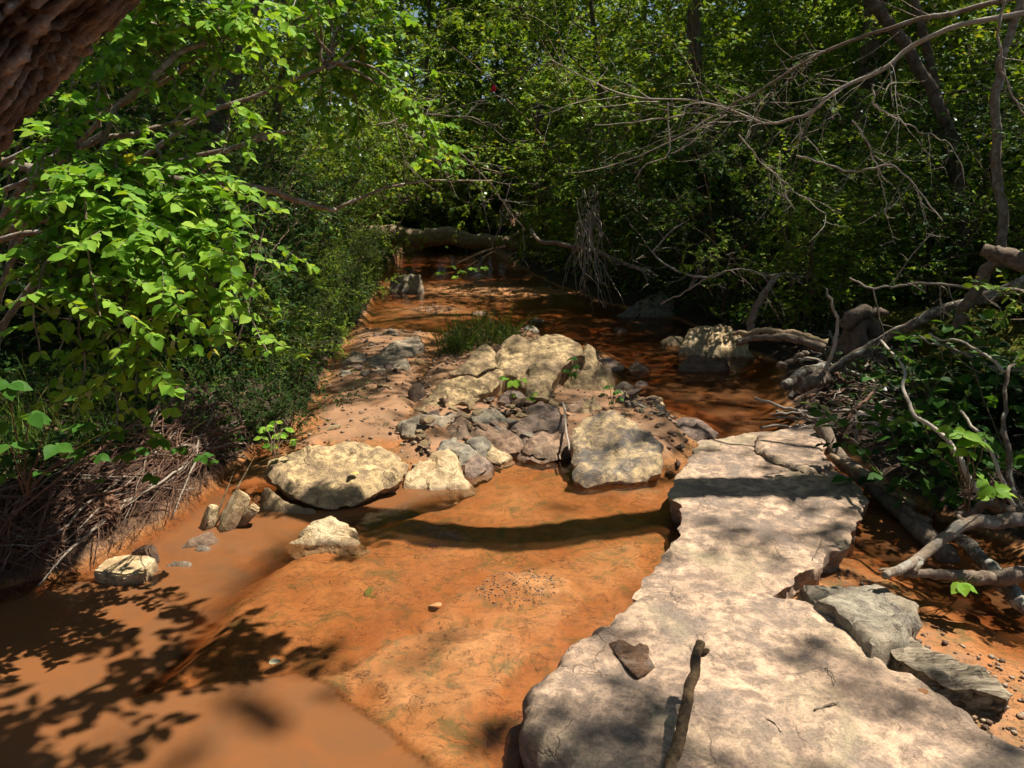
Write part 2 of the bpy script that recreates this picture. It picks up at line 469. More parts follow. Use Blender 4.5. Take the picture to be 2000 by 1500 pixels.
# water: thin clear skin, silt that thickens with depth
zf = GZ.ravel()
keep = ((zf[QUADS] < .012).any(1)) & (np.abs(GX.ravel()[QUADS[:, 0]]) < 12) & (GY.ravel()[QUADS[:, 0]] > -9) & (GY.ravel()[QUADS[:, 0]] < 40)
WQ = QUADS[keep]; used, inv = np.unique(WQ, return_inverse=True)
WV = np.stack([GX.ravel()[used], GY.ravel()[used], np.zeros(len(used))], 1)
wd = np.maximum(-zf[used], 0)
def water_mat():
    t = NT('silty_water'); ge = t.n('NewGeometry'); v = ge.outputs['Position']
    at = t.n('Attribute', attribute_name='depth')
    sw = t.noise(v, 1.6, 4, .6, 1.0)
    dep = t.math('MULTIPLY', at.outputs['Fac'], t.ramp(sw, [(.3, .65), (.7, 1.35)]))
    sy = t.n('SeparateXYZ'); t.l(v, sy.inputs[0])
    dq = t.math('MULTIPLY', t.math('MULTIPLY', dep, 9.5), t.ramp(t.math('MULTIPLY', sy.outputs[1], .1), [(.36, 1), (.62, .5)]))
    ex = t.math('POWER', 2.718, t.math('MULTIPLY', t.math('MULTIPLY', dq, dq), -1.0))
    murk = t.math('SUBTRACT', 1.0, ex)
    murk = t.math('MINIMUM', murk, .9)
    silt = t.mix(t.ramp(t.noise(v, 2.6, 5, .6, 2.2), [(.38, 0), (.62, 1)]), (.225, .083, .027), (.16, .078, .036))
    silt = t.mix(t.ramp(t.math('ADD', at.outputs['Fac'], t.math('MULTIPLY', t.noise(v, 1.1, 3, .5), .12)), [(.16, 0), (.26, .7)]), silt, (.205, .088, .036))
    d = t.n('BsdfDiffuse'); t.l(silt, d.inputs[0])
    tr = t.n('BsdfTransparent'); cb = t.n('CombineColor')
    for i_, k_ in enumerate((-2.5, -6.0, -10.0)): t.l(t.math('POWER', 2.718, t.math('MULTIPLY', dep, k_)), cb.inputs[i_])
    t.l(cb.outputs[0], tr.inputs[0])
    m = t.n('MixShader'); t.l(murk, m.inputs[0]); t.l(tr.outputs[0], m.inputs[1]); t.l(d.outputs[0], m.inputs[2])
    r1 = t.noise(v, 9, 3, .5, .6); r2 = t.noise(v, 38, 3, .5, .3)
    nb = t.bump(t.math('ADD', r1, t.math('MULTIPLY', r2, .3)), .13, .03)
    g = t.n('BsdfGlossy', i_Roughness=.02); t.l(nb, g.inputs['Normal'])
    fr = t.n('Fresnel', i_IOR=1.33); t.l(nb, fr.inputs['Normal'])
    m2 = t.n('MixShader'); t.l(fr.outputs[0], m2.inputs[0]); t.l(m.outputs[0], m2.inputs[1]); t.l(g.outputs[0], m2.inputs[2])
    t.l(m2.outputs[0], t.out.inputs[0])
    return t.m
water = put('water', mesh_np('water', WV, [inv.reshape(-1, 4)], attrs={'depth': wd}), water_mat())
water['kind'] = 'structure'

# ------------------------------------------------------------------ rocks
M_TAN = rock_mat('rock_tan', (.68, .51, .26), (.54, .385, .19), (.22, .15, .085), (.30, .215, .13), 1.0, .6, .7, bump=1.3)
M_PALE = rock_mat('rock_pale', (.72, .58, .36), (.62, .47, .27), (.34, .24, .13), (.44, .28, .13), 1.0, .3, .4, bump=1.2)
M_BROWN = rock_mat('rock_brown', (.38, .25, .16), (.29, .185, .115), (.15, .09, .06), (.24, .18, .13), 1.2, .3)
M_PURPLE = rock_mat('rock_purple', (.34, .245, .19), (.25, .175, .14), (.12, .085, .07), (.36, .25, .16), 1.2, .4)
M_GREY = rock_mat('rock_grey', (.36, .32, .24), (.27, .24, .18), (.14, .12, .095), (.34, .27, .18), 1.1, .5)
M_GREEN = rock_mat('rock_greygreen', (.50, .42, .30), (.42, .345, .245), (.22, .175, .125), (.44, .33, .22), 1.0, .4)
M_YELGREY = rock_mat('rock_yellowgrey', (.64, .48, .26), (.52, .375, .20), (.24, .175, .115), (.12, .11, .105), 1.1, .4, .9)
M_YEL = rock_mat('rock_ochre_lichen', (.50, .36, .13), (.45, .31, .15), (.17, .15, .14), (.12, .115, .12), 1.3, .4, .9)
M_SLAB = rock_mat('slab_sandstone', (.63, .45, .31), (.47, .325, .225), (.23, .165, .122), (.18, .145, .12), .8, .35, .75, bump=1.0, wrinkle=.6, patch=(.40, .335, .20))
M_TWO = rock_mat('rock_halfgrey', (.50, .39, .22), (.40, .30, .18), (.17, .15, .125), (.14, .125, .115), .6, .5, .95)
M_WET = rock_mat('rock_wet_brown', (.20, .12, .075), (.14, .08, .05), (.07, .045, .03), (.24, .16, .10), 1.2, .4, rough=.45)

def plate(poly, z0=-.1, res=.02, amp=.012, edge=.03, jag=.012, out=.02, flake=0, seed=0, facet=.085):
    """rock from a top outline of world points: rounded top, broken sides down to z0"""
    rng = np.random.default_rng(seed + 100)
    poly = np.asarray(poly, float)
    a = poly; area = .5 * np.sum(a[:, 0] * np.roll(a[:, 1], -1) - np.roll(a[:, 0], -1) * a[:, 1])
    if area < 0: poly = poly[::-1]
    ctl = poly.copy()
    # ragged outline
    B = []
    n = len(poly)
    for i in range(n):
        p, q = poly[i], poly[(i + 1) % n]
        k = max(1, int(np.linalg.norm((q - p)[:2]) / (res * .8)))
        for j in range(k): B.append(p + (q - p) * j / k)
    B = np.array(B)
    tn = np.roll(B, -1, 0) - np.roll(B, 1, 0); tn = tn[:, :2] / (np.linalg.norm(tn[:, :2], axis=1)[:, None] + 1e-9)
    on = np.stack([tn[:, 1], -tn[:, 0]], 1)                 # outward
    jg = fbm(p3(B[:, 0] * 16, B[:, 1] * 16, seed), seed, 3) * jag
    B2 = B[:, :2] + on * jg[:, None]
    # inside points
    lo, hi = B2.min(0), B2.max(0)
    gx, gy = np.meshgrid(np.arange(lo[0], hi[0], res), np.arange(lo[1], hi[1], res * .87))
    gx = gx + (np.arange(gx.shape[0]) % 2)[:, None] * res / 2
    pts = np.stack([gx.ravel(), gy.ravel()], 1) + rng.uniform(-.25, .25, (gx.size, 2)) * res
    sd = sdist(B2, pts[:, 0], pts[:, 1])
    pts, sd = pts[sd > res * .45], sd[sd > res * .45]
    allp = np.vstack([B2, pts]); sdd = np.concatenate([np.zeros(len(B2)), sd])
    w = 1 / (((allp[:, None] - ctl[None, :, :2]) ** 2).sum(2) + (res * 2) ** 2) ** 1.0
    # plane fit plus half of the residual, so that the top stays near flat
    A = np.c_[ctl[:, 0], ctl[:, 1], np.ones(len(ctl))]
    co, *_ = np.linalg.lstsq(A, ctl[:, 2], rcond=None)
    resid = ctl[:, 2] - A @ co
    z = allp @ co[:2] + co[2] + (w @ resid) / w.sum(1)
    q = p3(allp[:, 0], allp[:, 1], seed * 1.37)
    z = z + amp * fbm(q * 5, seed, 4) + amp * .35 * fbm(q * 30, seed + 7, 3)
    if facet:
        ext = hi - lo; nsd = max(4, int(ext[0] * ext[1] / .010)); nsd = min(nsd, 90)
        S_ = lo + rng.random((nsd, 2)) * ext; sl = rng.normal(size=(nsd, 2)) * facet
        wq = allp + .02 * np.stack([fbm(q * 9, seed + 8, 2), fbm(q * 9, seed + 9, 2)], 1)
        jn = ((wq[:, None] - S_[None]) ** 2).sum(2).argmin(1)
        z = z + ((allp - S_[jn]) * sl[jn]).sum(1)
    if flake:
        f = fbm(q * 3.1, seed + 3, 5) * 2.0
        z = z + flake * (np.floor(f) + np.clip((f - np.floor(f)) * 9, 0, 1) - f * .6)
    er = edge * (1 + .6 * fbm(q * 7, seed + 5, 2))
    z = z - np.clip(1 - sdd / np.maximum(er, .004), 0, 1) ** 2 * er * .7
    nb = len(B2)
    vs, es, fs, *_ = geometry.delaunay_2d_cdt([Vector(p) for p in allp], [(i, (i + 1) % nb) for i in range(nb)], [], 1, 1e-6)
    if len(vs) != len(allp):
        zz = []
        for v in vs:
            d = ((allp - np.array(v)) ** 2).sum(1); zz.append(z[d.argmin()])
        z = np.array(zz); allp = np.array([tuple(v) for v in vs])
    V = [np.c_[allp, z]]; T = np.array([tuple(f) for f in fs if len(f) == 3])
    Q = []
    prev = np.arange(nb); cnt = len(allp); zt = z[:nb]
    rings = 5
    for k in range(1, rings + 1):
        s = k / rings
        zz = zt + (z0 - zt) * s ** 1.1
        o = out * math.sin(s * 2.2) + jag * 1.2 * fbm(np.c_[B[:, 0] * 13, B[:, 1] * 13, zz * 40 + seed], seed + k, 3) + (fbm(np.c_[B[:, 0] * 4, B[:, 1] * 4, zz * 60], seed, 2) * jag)
        Vr = np.c_[B2 + on * o[:, None], zz + .006 * rng.uniform(-1, 1, nb) * (k < rings)]
        cur = cnt + np.arange(nb); cnt += nb
        V.append(Vr)
        Q.append(np.stack([prev, cur, np.roll(cur, -1), np.roll(prev, -1)], 1))
        prev = cur
    Vc = np.vstack(V); c = Vc[prev].mean(0); Vc = np.vstack([Vc, c]); ci = len(Vc) - 1
    T2 = np.stack([np.full(nb, ci), np.roll(prev, -1), prev], 1)
    org = np.array([ctl[:, 0].mean(), ctl[:, 1].mean(), z0])
    return Vc - org, [np.vstack(Q), T, T2], org

def rock(name, pix, zb, zf, mat, label, conv=None, group=None, z0=-.08, res=.018, cat='rock', seed=0, steep=1.7, **kw):
    px = [conv(*p) if conv else p for p in pix]
    yy = [p[1] for p in px]; y0, y1 = min(yy), max(yy)
    while zb - zf > steep * max(G(1000, y0, zb)[1] - G(1000, y1, zf)[1], 0) and zb > zf: zb -= .01     # keep the face lying back
    W = [G(x, y, zf + (zb - zf) * (y1 - y) / (y1 - y0)) for x, y in px]
    V, F, org = plate(W, z0, res, seed=seed, **kw)
    o = put(name, mesh_np(name, V, F, True, 38), mat, loc=org)
    return tag(o, label, cat, group)

# foreground sandstone slabs
rock('slab_stone', [(1020, 1370), (1032, 1340), (1080, 1290), (1130, 1240), (1180, 1210), (1230, 1165), (1275, 1142), (1350, 1152), (1420, 1148), (1500, 1153), (1560, 1165),
      (1610, 1187), (1650, 1215), (1700, 1260), (1740, 1298), (1790, 1310), (1830, 1345), (1880, 1372), (1930, 1410), (2000, 1452), (2120, 1530), (2300, 1750),
      (1800, 2100), (1250, 2000), (1160, 1700), (1110, 1500), (1060, 1440), (1030, 1410)], .125, .155, M_SLAB,
     'broad pinkish sandstone slab in the lower right corner with a stick on it', group='sandstone stepping slabs', z0=-.12, res=.019, amp=.005, edge=.035, jag=.016, out=.008, flake=.0045, cat='slab', seed=1, facet=.025)
rock('slab_stone', [(1365, 862), (1480, 842), (1560, 850), (1622, 915), (1660, 930), (1697, 975), (1680, 1000), (1665, 1030), (1660, 1065), (1612, 1086), (1600, 1100), (1560, 1125),
      (1500, 1168), (1420, 1170), (1350, 1174), (1275, 1166), (1236, 1166), (1255, 1135), (1290, 1090), (1330, 1040), (1330, 985), (1300, 970), (1320, 930), (1355, 880)], 0.118, .117, M_SLAB,
     'long tan sandstone slab beyond the corner slab, crossed by a dark band of shade', group='sandstone stepping slabs', z0=-.12, res=.02, amp=.005, edge=.014, jag=.016, out=-.03, flake=.0045, cat='slab', seed=2, facet=.025)
rock('slab_stone', [(1480, 850), (1530, 836), (1610, 825), (1612, 850), (1605, 880), (1632, 905), (1590, 922), (1540, 905), (1500, 890), (1478, 870)], .155, .148, M_SLAB,
     'thin broken plate of sandstone lying on the far end of the long slab', group='sandstone stepping slabs', z0=.07, res=.016, amp=.005, edge=.012, jag=.012, out=.0, flake=.003, cat='slab', seed=3, facet=.025)
rock('stone', [(985, 680), (1100, 620), (1290, 575), (1330, 610), (1420, 650), (1490, 690), (1480, 740), (1430, 820), (1380, 850), (1260, 890), (1200, 830), (1100, 740)], .15, .17, M_GREY,
     'angular grey stone leaning on the right edge of the corner slab', c8, z0=-.05, amp=.012, edge=.02, jag=.012, out=.01, flake=.005, seed=4)
rock('stone', [(910, 590), (1000, 600), (1100, 610), (1140, 630), (1050, 670), (985, 680), (950, 640)], .09, .09, M_GREY,
     'thin grey-brown shard in the gap between the two big slabs', c8, z0=-.02, amp=.01, edge=.01, seed=5)
# left boulder group
rock('boulder', [(515, 912), (530, 886), (600, 868), (680, 855), (740, 858), (782, 875), (797, 892), (786, 918), (750, 938), (700, 962), (650, 972), (600, 968), (550, 950)], .19, .07, M_TAN,
     'big flat pale yellow boulder at the left edge of the rock dam', z0=-.1, res=.02, amp=.02, edge=.06, jag=.012, out=-.07, cat='boulder', seed=6)
rock('stone', [(1290, 110), (1350, 140), (1450, 190), (1560, 220), (1600, 245), (1530, 272), (1420, 262), (1330, 220), (1280, 180)], .09, .0, M_TAN,
     'low tan stone tucked under the front of the big yellow boulder', c7, amp=.015, edge=.03, seed=7)
rock('stone', [(1395, 380), (1470, 335), (1460, 310), (1520, 262), (1640, 250), (1690, 285), (1700, 310), (1735, 330), (1700, 345), (1720, 375), (1790, 405), (1680, 418), (1560, 405)], .10, .0, M_PALE,
     'pale notched stone standing alone in the shallow orange water', c7, amp=.008, edge=.02, seed=8, res=.014)
def block(name, A, B, w, t, mat, label, seed, cat='rock'):
    """angular stone with its long axis from A to B"""
    g = np.random.default_rng(seed); A, B = np.array(A), np.array(B); ax = B - A; L = np.linalg.norm(ax); ax = ax / L
    sd = np.cross(ax, [0, 0, 1.0]); sd /= np.linalg.norm(sd); up = np.cross(sd, ax)
    bm = bmesh.new()
    for u in (-.5, -.15, .2, .5):
        for x in (-.5, .5):
            for y in (-.5, .5):
                k = g.uniform(.7, 1.05) * (.75 if abs(u) == .5 else 1)
                c = ax * u * L * g.uniform(.9, 1.05) + sd * x * w * k + up * y * t * g.uniform(.7, 1.05)
                bm.verts.new(c)
    bmesh.ops.convex_hull(bm, input=bm.verts)
    bmesh.ops.delete(bm, geom=[v for v in bm.verts if not v.link_faces], context='VERTS')
    bmesh.ops.bevel(bm, geom=list(bm.edges), offset=.006, segments=2, affect='EDGES'); bmesh.ops.triangulate(bm, faces=bm.faces)
    me = bpy.data.meshes.new(name); bm.to_mesh(me); bm.free()
    me.polygons.foreach_set('use_smooth', np.ones(len(me.polygons), bool)); me.set_sharp_from_angle(angle=math.radians(30))
    return tag(put(name, me, mat, loc=(A + B) / 2), label, cat)
block('stone', G(402, 1040, -.02), G(418, 986, .10), .055, .05, M_PALE, 'narrow upright pale stone, shorter of the two leaning at the bank', 9)
block('stone', G(436, 1042, -.02), G(478, 962, .15), .085, .07, M_PALE, 'longer of the two pale stones leaning at the left bank', 10)
block('stone', G(462, 1030, -.01), G(500, 990, .09), .06, .05, M_TAN, 'shaded tan stone right behind the two leaning stones', 92)
block('stone', G(198, 1122, .0), G(300, 1118, .015), .17, .10, M_PALE, 'cracked cream stone half under water by the root bank', 11)
block('stone', G(268, 1092, .01), G(302, 1084, .04), .075, .09, M_WET, 'dark wet block behind the cracked cream stone', 12)
rock('stone', [(636, 455), (655, 420), (692, 425), (684, 465)], .06, .0, M_WET, 'small black stone beside the dark wet block', c7, amp=.01, edge=.015, seed=13, res=.012)
rock('stone', [(840, 425), (920, 372), (1030, 337), (1042, 352), (980, 388), (900, 412)], .05, .01, M_BROWN, 'long thin brown stone pointing at the two leaning stones', c7, amp=.006, edge=.015, seed=14, res=.012)
rock('stone', [(935, 415), (970, 390), (1010, 405), (1025, 432), (990, 447), (945, 442)], .05, .0, M_GREY, 'small rounded grey stone below the long thin brown stone', c7, amp=.008, edge=.02, seed=15, res=.012)
rock('stone', [(850, 445), (890, 416), (930, 432), (910, 462), (862, 467)], .04, .0, M_WET, 'glistening wet pebble left of the rounded grey stone', c7, amp=.008, edge=.02, seed=16, res=.012)
rock('stone', [(806, 512), (850, 480), (935, 500), (880, 520)], .035, .0, M_GREEN, 'flat wet stone in front of the glistening pebble', c7, amp=.006, edge=.01, seed=17, res=.012)
# centre dam
rock('boulder', [(1340, 985), (1400, 932), (1530, 902), (1600, 922), (1700, 980), (1790, 1040), (1840, 1100), (1845, 1190), (1830, 1232), (1720, 1275), (1560, 1300), (1440, 1330),
      (1400, 1338), (1342, 1290), (1352, 1210), (1335, 1120)], .25, .02, M_YELGREY, 'big tan and dark grey boulder with ochre lichen at the head of the long slab', c5, z0=-.1, res=.018, amp=.018, edge=.035, jag=.012, out=-.02, flake=.006, cat='boulder', seed=20)
rock('stone', [(395, 1335), (405, 1245), (515, 1185), (545, 1165), (650, 1132), (690, 1162), (702, 1222), (765, 1305), (755, 1342), (650, 1372), (500, 1352)], .125, .0, M_PALE,
     'cream wedge-shaped stone at the front of the rock dam', c5, amp=.008, edge=.02, seed=21, res=.015)
rock('boulder', [(905, 570), (1000, 512), (1080, 500), (1250, 485), (1340, 510), (1402, 540), (1402, 585), (1320, 612), (1262, 690), (1222, 740), (1218, 800), (1180, 842), (1100, 832), (1080, 760),
      (1000, 690), (940, 690), (905, 640)], .40, .12, M_TAN, 'largest tan boulder on the crest of the rock dam', c5, z0=-.02, res=.024, amp=.025, edge=.05, jag=.015, out=-.03, cat='boulder', seed=22)
rock('boulder', [(850, 520), (890, 548), (915, 582), (918, 660), (800, 702), (655, 718), (720, 660), (790, 580)], .37, .20, M_TAN,
     'pointed yellow slab tilted up beside the largest boulder', c5, z0=.0, res=.02, amp=.012, edge=.03, out=-.02, cat='boulder', seed=23)
rock('boulder', [(458, 925), (500, 860), (560, 780), (600, 732), (650, 722), (800, 700), (920, 672), (965, 695), (940, 735), (850, 795), (760, 845), (700, 875), (600, 925)], .27, .06, M_TAN,
     'long slanting tan slab running down the left of the rock dam', c5, z0=-.02, res=.022, amp=.02, edge=.04, out=-.02, cat='boulder', seed=24)
rock('boulder', [(1282, 800), (1290, 740), (1340, 690), (1430, 660), (1500, 640), (1552, 670), (1558, 740), (1542, 805), (1480, 832), (1380, 822)], .26, .05, M_TAN,
     'blocky yellow-tan boulder at the right end of the dam crest', c5, z0=-.04, res=.02, amp=.015, edge=.035, cat='boulder', seed=25)
rock('stone', [(1340, 670), (1395, 585), (1410, 522), (1462, 552), (1468, 612), (1440, 655)], .33, .2, M_TAN, 'rounded tan stone between the largest boulder and the blocky one', c5, z0=.0, amp=.015, edge=.04, seed=26)
rock('stone', [(930, 812), (970, 780), (1040, 780), (1092, 820), (1070, 862), (990, 872), (940, 852)], .19, .11, M_PURPLE, 'rounded dark stone behind the seedling', c5, z0=.0, amp=.012, edge=.035, seed=27)
rock('stone', [(1085, 800), (1100, 765), (1180, 755), (1212, 805), (1170, 850), (1100, 845)], .2, .11, M_TAN, 'rounded tan stone right of the dark round one', c5, z0=.0, amp=.012, edge=.035, seed=28)
rock('stone', [(368, 985), (440, 942), (560, 922), (692, 932), (645, 985), (622, 1035), (500, 1032), (400, 1025)], .14, .07, M_GREEN, 'grey-green slab with leaf shadows on the left of the dam', c5, z0=-.02, amp=.012, edge=.025, seed=29)
rock('stone', [(618, 1005), (700, 932), (742, 935), (768, 990), (760, 1052), (720, 1078), (640, 1062)], .15, .08, M_BROWN, 'reddish brown block right of the grey-green slab', c5, z0=-.02, amp=.012, edge=.03, seed=30)
rock('stone', [(768, 1022), (840, 982), (930, 985), (1000, 1010), (1056, 1060), (1030, 1112), (950, 1132), (870, 1082), (785, 1055)], .13, .06, M_BROWN, 'broad rounded brown stone in the middle of the dam front', c5, z0=-.02, amp=.012, edge=.04, seed=31)
rock('stone', [(768, 915), (850, 895), (930, 900), (956, 942), (880, 982), (800, 982)], .16, .1, M_GREY, 'olive grey stone behind the broad rounded brown stone', c5, z0=.0, amp=.012, edge=.03, seed=32)
rock('stone', [(990, 1005), (1080, 932), (1090, 882), (1160, 860), (1250, 882), (1292, 950), (1280, 1002), (1200, 1005), (1120, 1055), (1080, 1085), (1040, 1045)], .19, .08, M_PURPLE,
     'large purple-grey stone in the centre of the dam', c5, z0=-.02, amp=.015, edge=.03, seed=33)
rock('stone', [(1072, 1132), (1110, 1055), (1170, 1012), (1230, 1042), (1310, 1062), (1312, 1102), (1240, 1162), (1150, 1152)], .13, .04, M_BROWN, 'splintered brown stone at the water edge below the purple stone', c5, z0=-.03, amp=.02, edge=.02, jag=.02, flake=.008, seed=34)
rock('stone', [(568, 1152), (600, 1092), (680, 1075), (770, 1100), (802, 1142), (760, 1182), (700, 1202), (692, 1165), (640, 1145)], .11, .06, M_GREY, 'dark grey stone right behind the cream wedge', c5, z0=-.02, amp=.01, edge=.02, seed=35)
rock('stone', [(738, 1078), (850, 1050), (862, 1088), (810, 1142), (780, 1112)], .12, .09, M_GREY, 'small olive stone above the dark grey one', c5, z0=-.02, amp=.01, edge=.02, seed=36)
rock('stone', [(832, 1142), (860, 1095), (900, 1095), (950, 1130), (988, 1137), (948, 1162), (940, 1202), (900, 1182)], .08, .03, M_PALE, 'small pale stone with a pointed end beside the orange water', c5, z0=-.02, amp=.008, edge=.02, seed=37, res=.014)
rock('stone', [(715, 1232), (760, 1182), (810, 1152), (872, 1192), (862, 1232), (780, 1292), (740, 1265)], .08, .01, M_PURPLE, 'purple-brown stone touching the cream wedge', c5, z0=-.04, amp=.012, edge=.02, seed=38, res=.014)
rock('stone', [(1300, 895), (1390, 842), (1442, 850), (1382, 912), (1342, 932)], .15, .1, M_BROWN, 'orange-brown stone just behind the lichened boulder', c5, z0=.0, amp=.012, edge=.03, seed=39)
rock('stone', [(1378, 935), (1390, 872), (1450, 832), (1502, 872), (1482, 912), (1430, 935)], .16, .1, M_TAN, 'rounded tan stone beside the orange-brown one', c5, z0=.0, amp=.012, edge=.03, seed=40)
rock('stone', [(850, 1135), (700, 1130), (560, 1140), (480, 1110), (420, 1060), (520, 1040), (640, 1070), (600, 1100)][::-1], .07, .05, M_BROWN, 'flat brown stone between the yellow boulder and the grey-green slab', c5, z0=-.02, amp=.015, edge=.02, seed=41)
rock('stone', [(1480, 625), (1540, 615), (1642, 660), (1622, 692), (1560, 692)], .06, .01, M_PURPLE, 'low purple stone in the water right of the dam crest', c5, amp=.015, edge=.03, seed=42)
rock('stone', [(1640, 695), (1660, 652), (1700, 627), (1758, 682), (1720, 702)], .09, .0, M_BROWN, 'small pointed brown stone standing in the right-hand pool', c5, amp=.015, edge=.03, seed=43)
rock('stone', [(1560, 782), (1620, 750), (1682, 770), (1650, 797)], .05, .0, M_GREY, 'small grey stone in the pool below the pointed brown one', c5, amp=.012, edge=.03, seed=44)
rock('stone', [(1680, 768), (1720, 735), (1758, 762), (1710, 788)], .05, .0, M_PURPLE, 'small purplish stone at the end of the pool row', c5, amp=.012, edge=.03, seed=45)
rock('stone', [(1590, 905), (1640, 872), (1720, 862), (1792, 882), (1750, 932), (1650, 925)], .12, .06, M_GREY, 'grey stone behind the lichened boulder at the pool edge', c5, z0=-.02, amp=.012, edge=.03, seed=46)
rock('stone', [(1660, 955), (1720, 915), (1790, 902), (1832, 942), (1800, 985), (1720, 985)], .12, .06, M_PURPLE, 'dull purple stone right of the lichened boulder', c5, z0=-.02, amp=.012, edge=.03, seed=47)
rock('stone', [(1850, 1002), (1900, 952), (1980, 942), (2050, 962), (2142, 1022), (2120, 1052), (2000, 1057), (1880, 1042)], .08, .03, M_PURPLE, 'flat grey-brown stone between the lichened boulder and the long slab', c5, z0=-.04, amp=.012, edge=.03, seed=48)
rock('stone', [(1690, 845), (1720, 825), (1757, 850), (1712, 867)], .08, .05, M_BROWN, 'small red-brown stone on the pool shore', c5, z0=-.02, amp=.01, edge=.02, seed=49)
rock('stone', [(1780, 860), (1810, 840), (1840, 855), (1820, 880), (1790, 880)], .07, .04, M_PALE, 'small orange-tan stone on the pool shore', c5, z0=-.02, amp=.01, edge=.02, seed=50)
# farther rocks
rock('boulder', [(315, 245), (330, 182), (400, 147), (490, 147), (502, 232), (490, 262), (400, 255)], .40, .0, M_TWO, 'half grey half tan boulder alone in the far water', c5, res=.03, amp=.03, edge=.06, jag=.02, cat='boulder', seed=60)
rock('boulder', [(1575, 385), (1622, 332), (1720, 282), (1850, 242), (1902, 262), (1902, 392), (1700, 396), (1600, 402)], .42, .0, M_GREY, 'slanting lichen-grey boulder under the far right bank', c5, res=.03, amp=.03, edge=.06, out=-.06, cat='boulder', seed=61)
rock('boulder', [(80, 545), (130, 452), (200, 422), (330, 432), (430, 462), (492, 602), (420, 605), (300, 585), (200, 562)], .28, .03, M_PALE, 'pale flat boulder at the edge of the right-hand pool', c6, res=.025, amp=.02, edge=.05, cat='boulder', seed=62)
rock('stone', [(-20, 525), (60, 492), (102, 502), (72, 556), (10, 556)], .09, .0, M_PALE, 'orange-stained stone left of the pale flat boulder', c6, amp=.015, edge=.03, seed=63)
rock('stone', [(70, 692), (90, 622), (160, 575), (262, 592), (350, 602), (362, 682), (242, 707)], .17, .0, M_WET, 'wet brown stone with a mossy top in front of the pale flat boulder', c6, res=.02, amp=.02, edge=.06, seed=64)
rock('slab_stone', [(280, 575), (330, 532), (490, 505), (502, 562), (430, 602), (330, 605)], .12, .05, M_GREEN, 'ridged pale slab at the back of the dry gravel bar', c5, z0=-.02, amp=.015, edge=.02, flake=.015, cat='slab', seed=65)
rock('slab_stone', [(170, 682), (190, 622), (290, 592), (410, 622), (422, 692), (330, 712), (200, 722)], .07, .05, M_GREEN, 'flat grey slab in the middle of the dry gravel bar', c5, z0=-.02, amp=.008, edge=.015, flake=.008, cat='slab', seed=66)
rock('slab_stone', [(60, 640), (110, 590), (170, 600), (180, 640), (120, 670)], .07, .05, M_GREEN, 'small grey slab at the weedy edge of the dry gravel bar', c5, z0=-.02, amp=.008, edge=.015, flake=.008, cat='slab', seed=67)
rock('slab_stone', [(40, 720), (60, 660), (150, 690), (170, 720), (80, 735)], .06, .05, M_GREY, 'low grey slab on the dry gravel bar nearest the weeds', c5, z0=-.02, amp=.008, edge=.015, flake=.006, cat='slab', seed=68)
rock('stone', [(410, 840), (430, 770), (490, 760), (515, 800), (500, 860), (450, 875)], .17, .03, M_WET, 'dark wet stump-like stone in the shade beside the long slanting slab', c5, z0=-.02, amp=.02, edge=.04, seed=69)
rock('stone', [(1565, 450), (1610, 440), (1640, 455), (1630, 480), (1580, 482)], .09, .0, M_WET, 'small black stone in the dark water near the slanting boulder', c5, amp=.02, edge=.03, seed=70)
rock('stone', [(1090, 412), (1130, 398), (1170, 405), (1140, 418)], .05, .01, M_GREY, 'low grey stone in the water behind the grass tuft', c5, amp=.01, edge=.02, seed=71)
rock('stone', [(1060, 465), (1075, 430), (1140, 445), (1150, 470), (1100, 480)], .08, .02, M_GREY, 'grey stone beside the grass tuft behind the dam', c5, amp=.01, edge=.03, seed=72)
rock('stone', [(780, 372), (820, 362), (860, 370), (830, 380)], .03, .0, M_BROWN, 'flat brown stone breaking the far water surface', c5, amp=.01, edge=.02, seed=73)

# loose rubble: convex chunks sharing a few meshes
def chunk(seed, flat=.6):
    rng = np.random.default_rng(seed)
    bm = bmesh.new()
    for _ in range(11):
        v = rng.normal(size=3); v /= np.linalg.norm(v); v *= rng.uniform(.75, 1)
        bm.verts.new(v * np.array([.5, .4, .5 * flat]))
    r = bmesh.ops.convex_hull(bm, input=bm.verts)
    bmesh.ops.delete(bm, geom=[v for v in bm.verts if not v.link_faces], context='VERTS')
    bmesh.ops.bevel(bm, geom=list(bm.edges), offset=.018, segments=1, affect='EDGES')
    bmesh.ops.triangulate(bm, faces=bm.faces)
    me = bpy.data.meshes.new('cobble'); bm.to_mesh(me); bm.free()
    me.polygons.foreach_set('use_smooth', np.ones(len(me.polygons), bool)); me.set_sharp_from_angle(angle=math.radians(35))
    return me
MATS = [M_BROWN, M_PURPLE, M_GREY, M_TAN, M_PALE, M_GREEN]
CH = {}
for k in range(6):
    for mi, m in enumerate(MATS):
        c = chunk(k, [.5, .6, .7, .45, .8, .55][k]); c.materials.append(m); CH[k, mi] = c
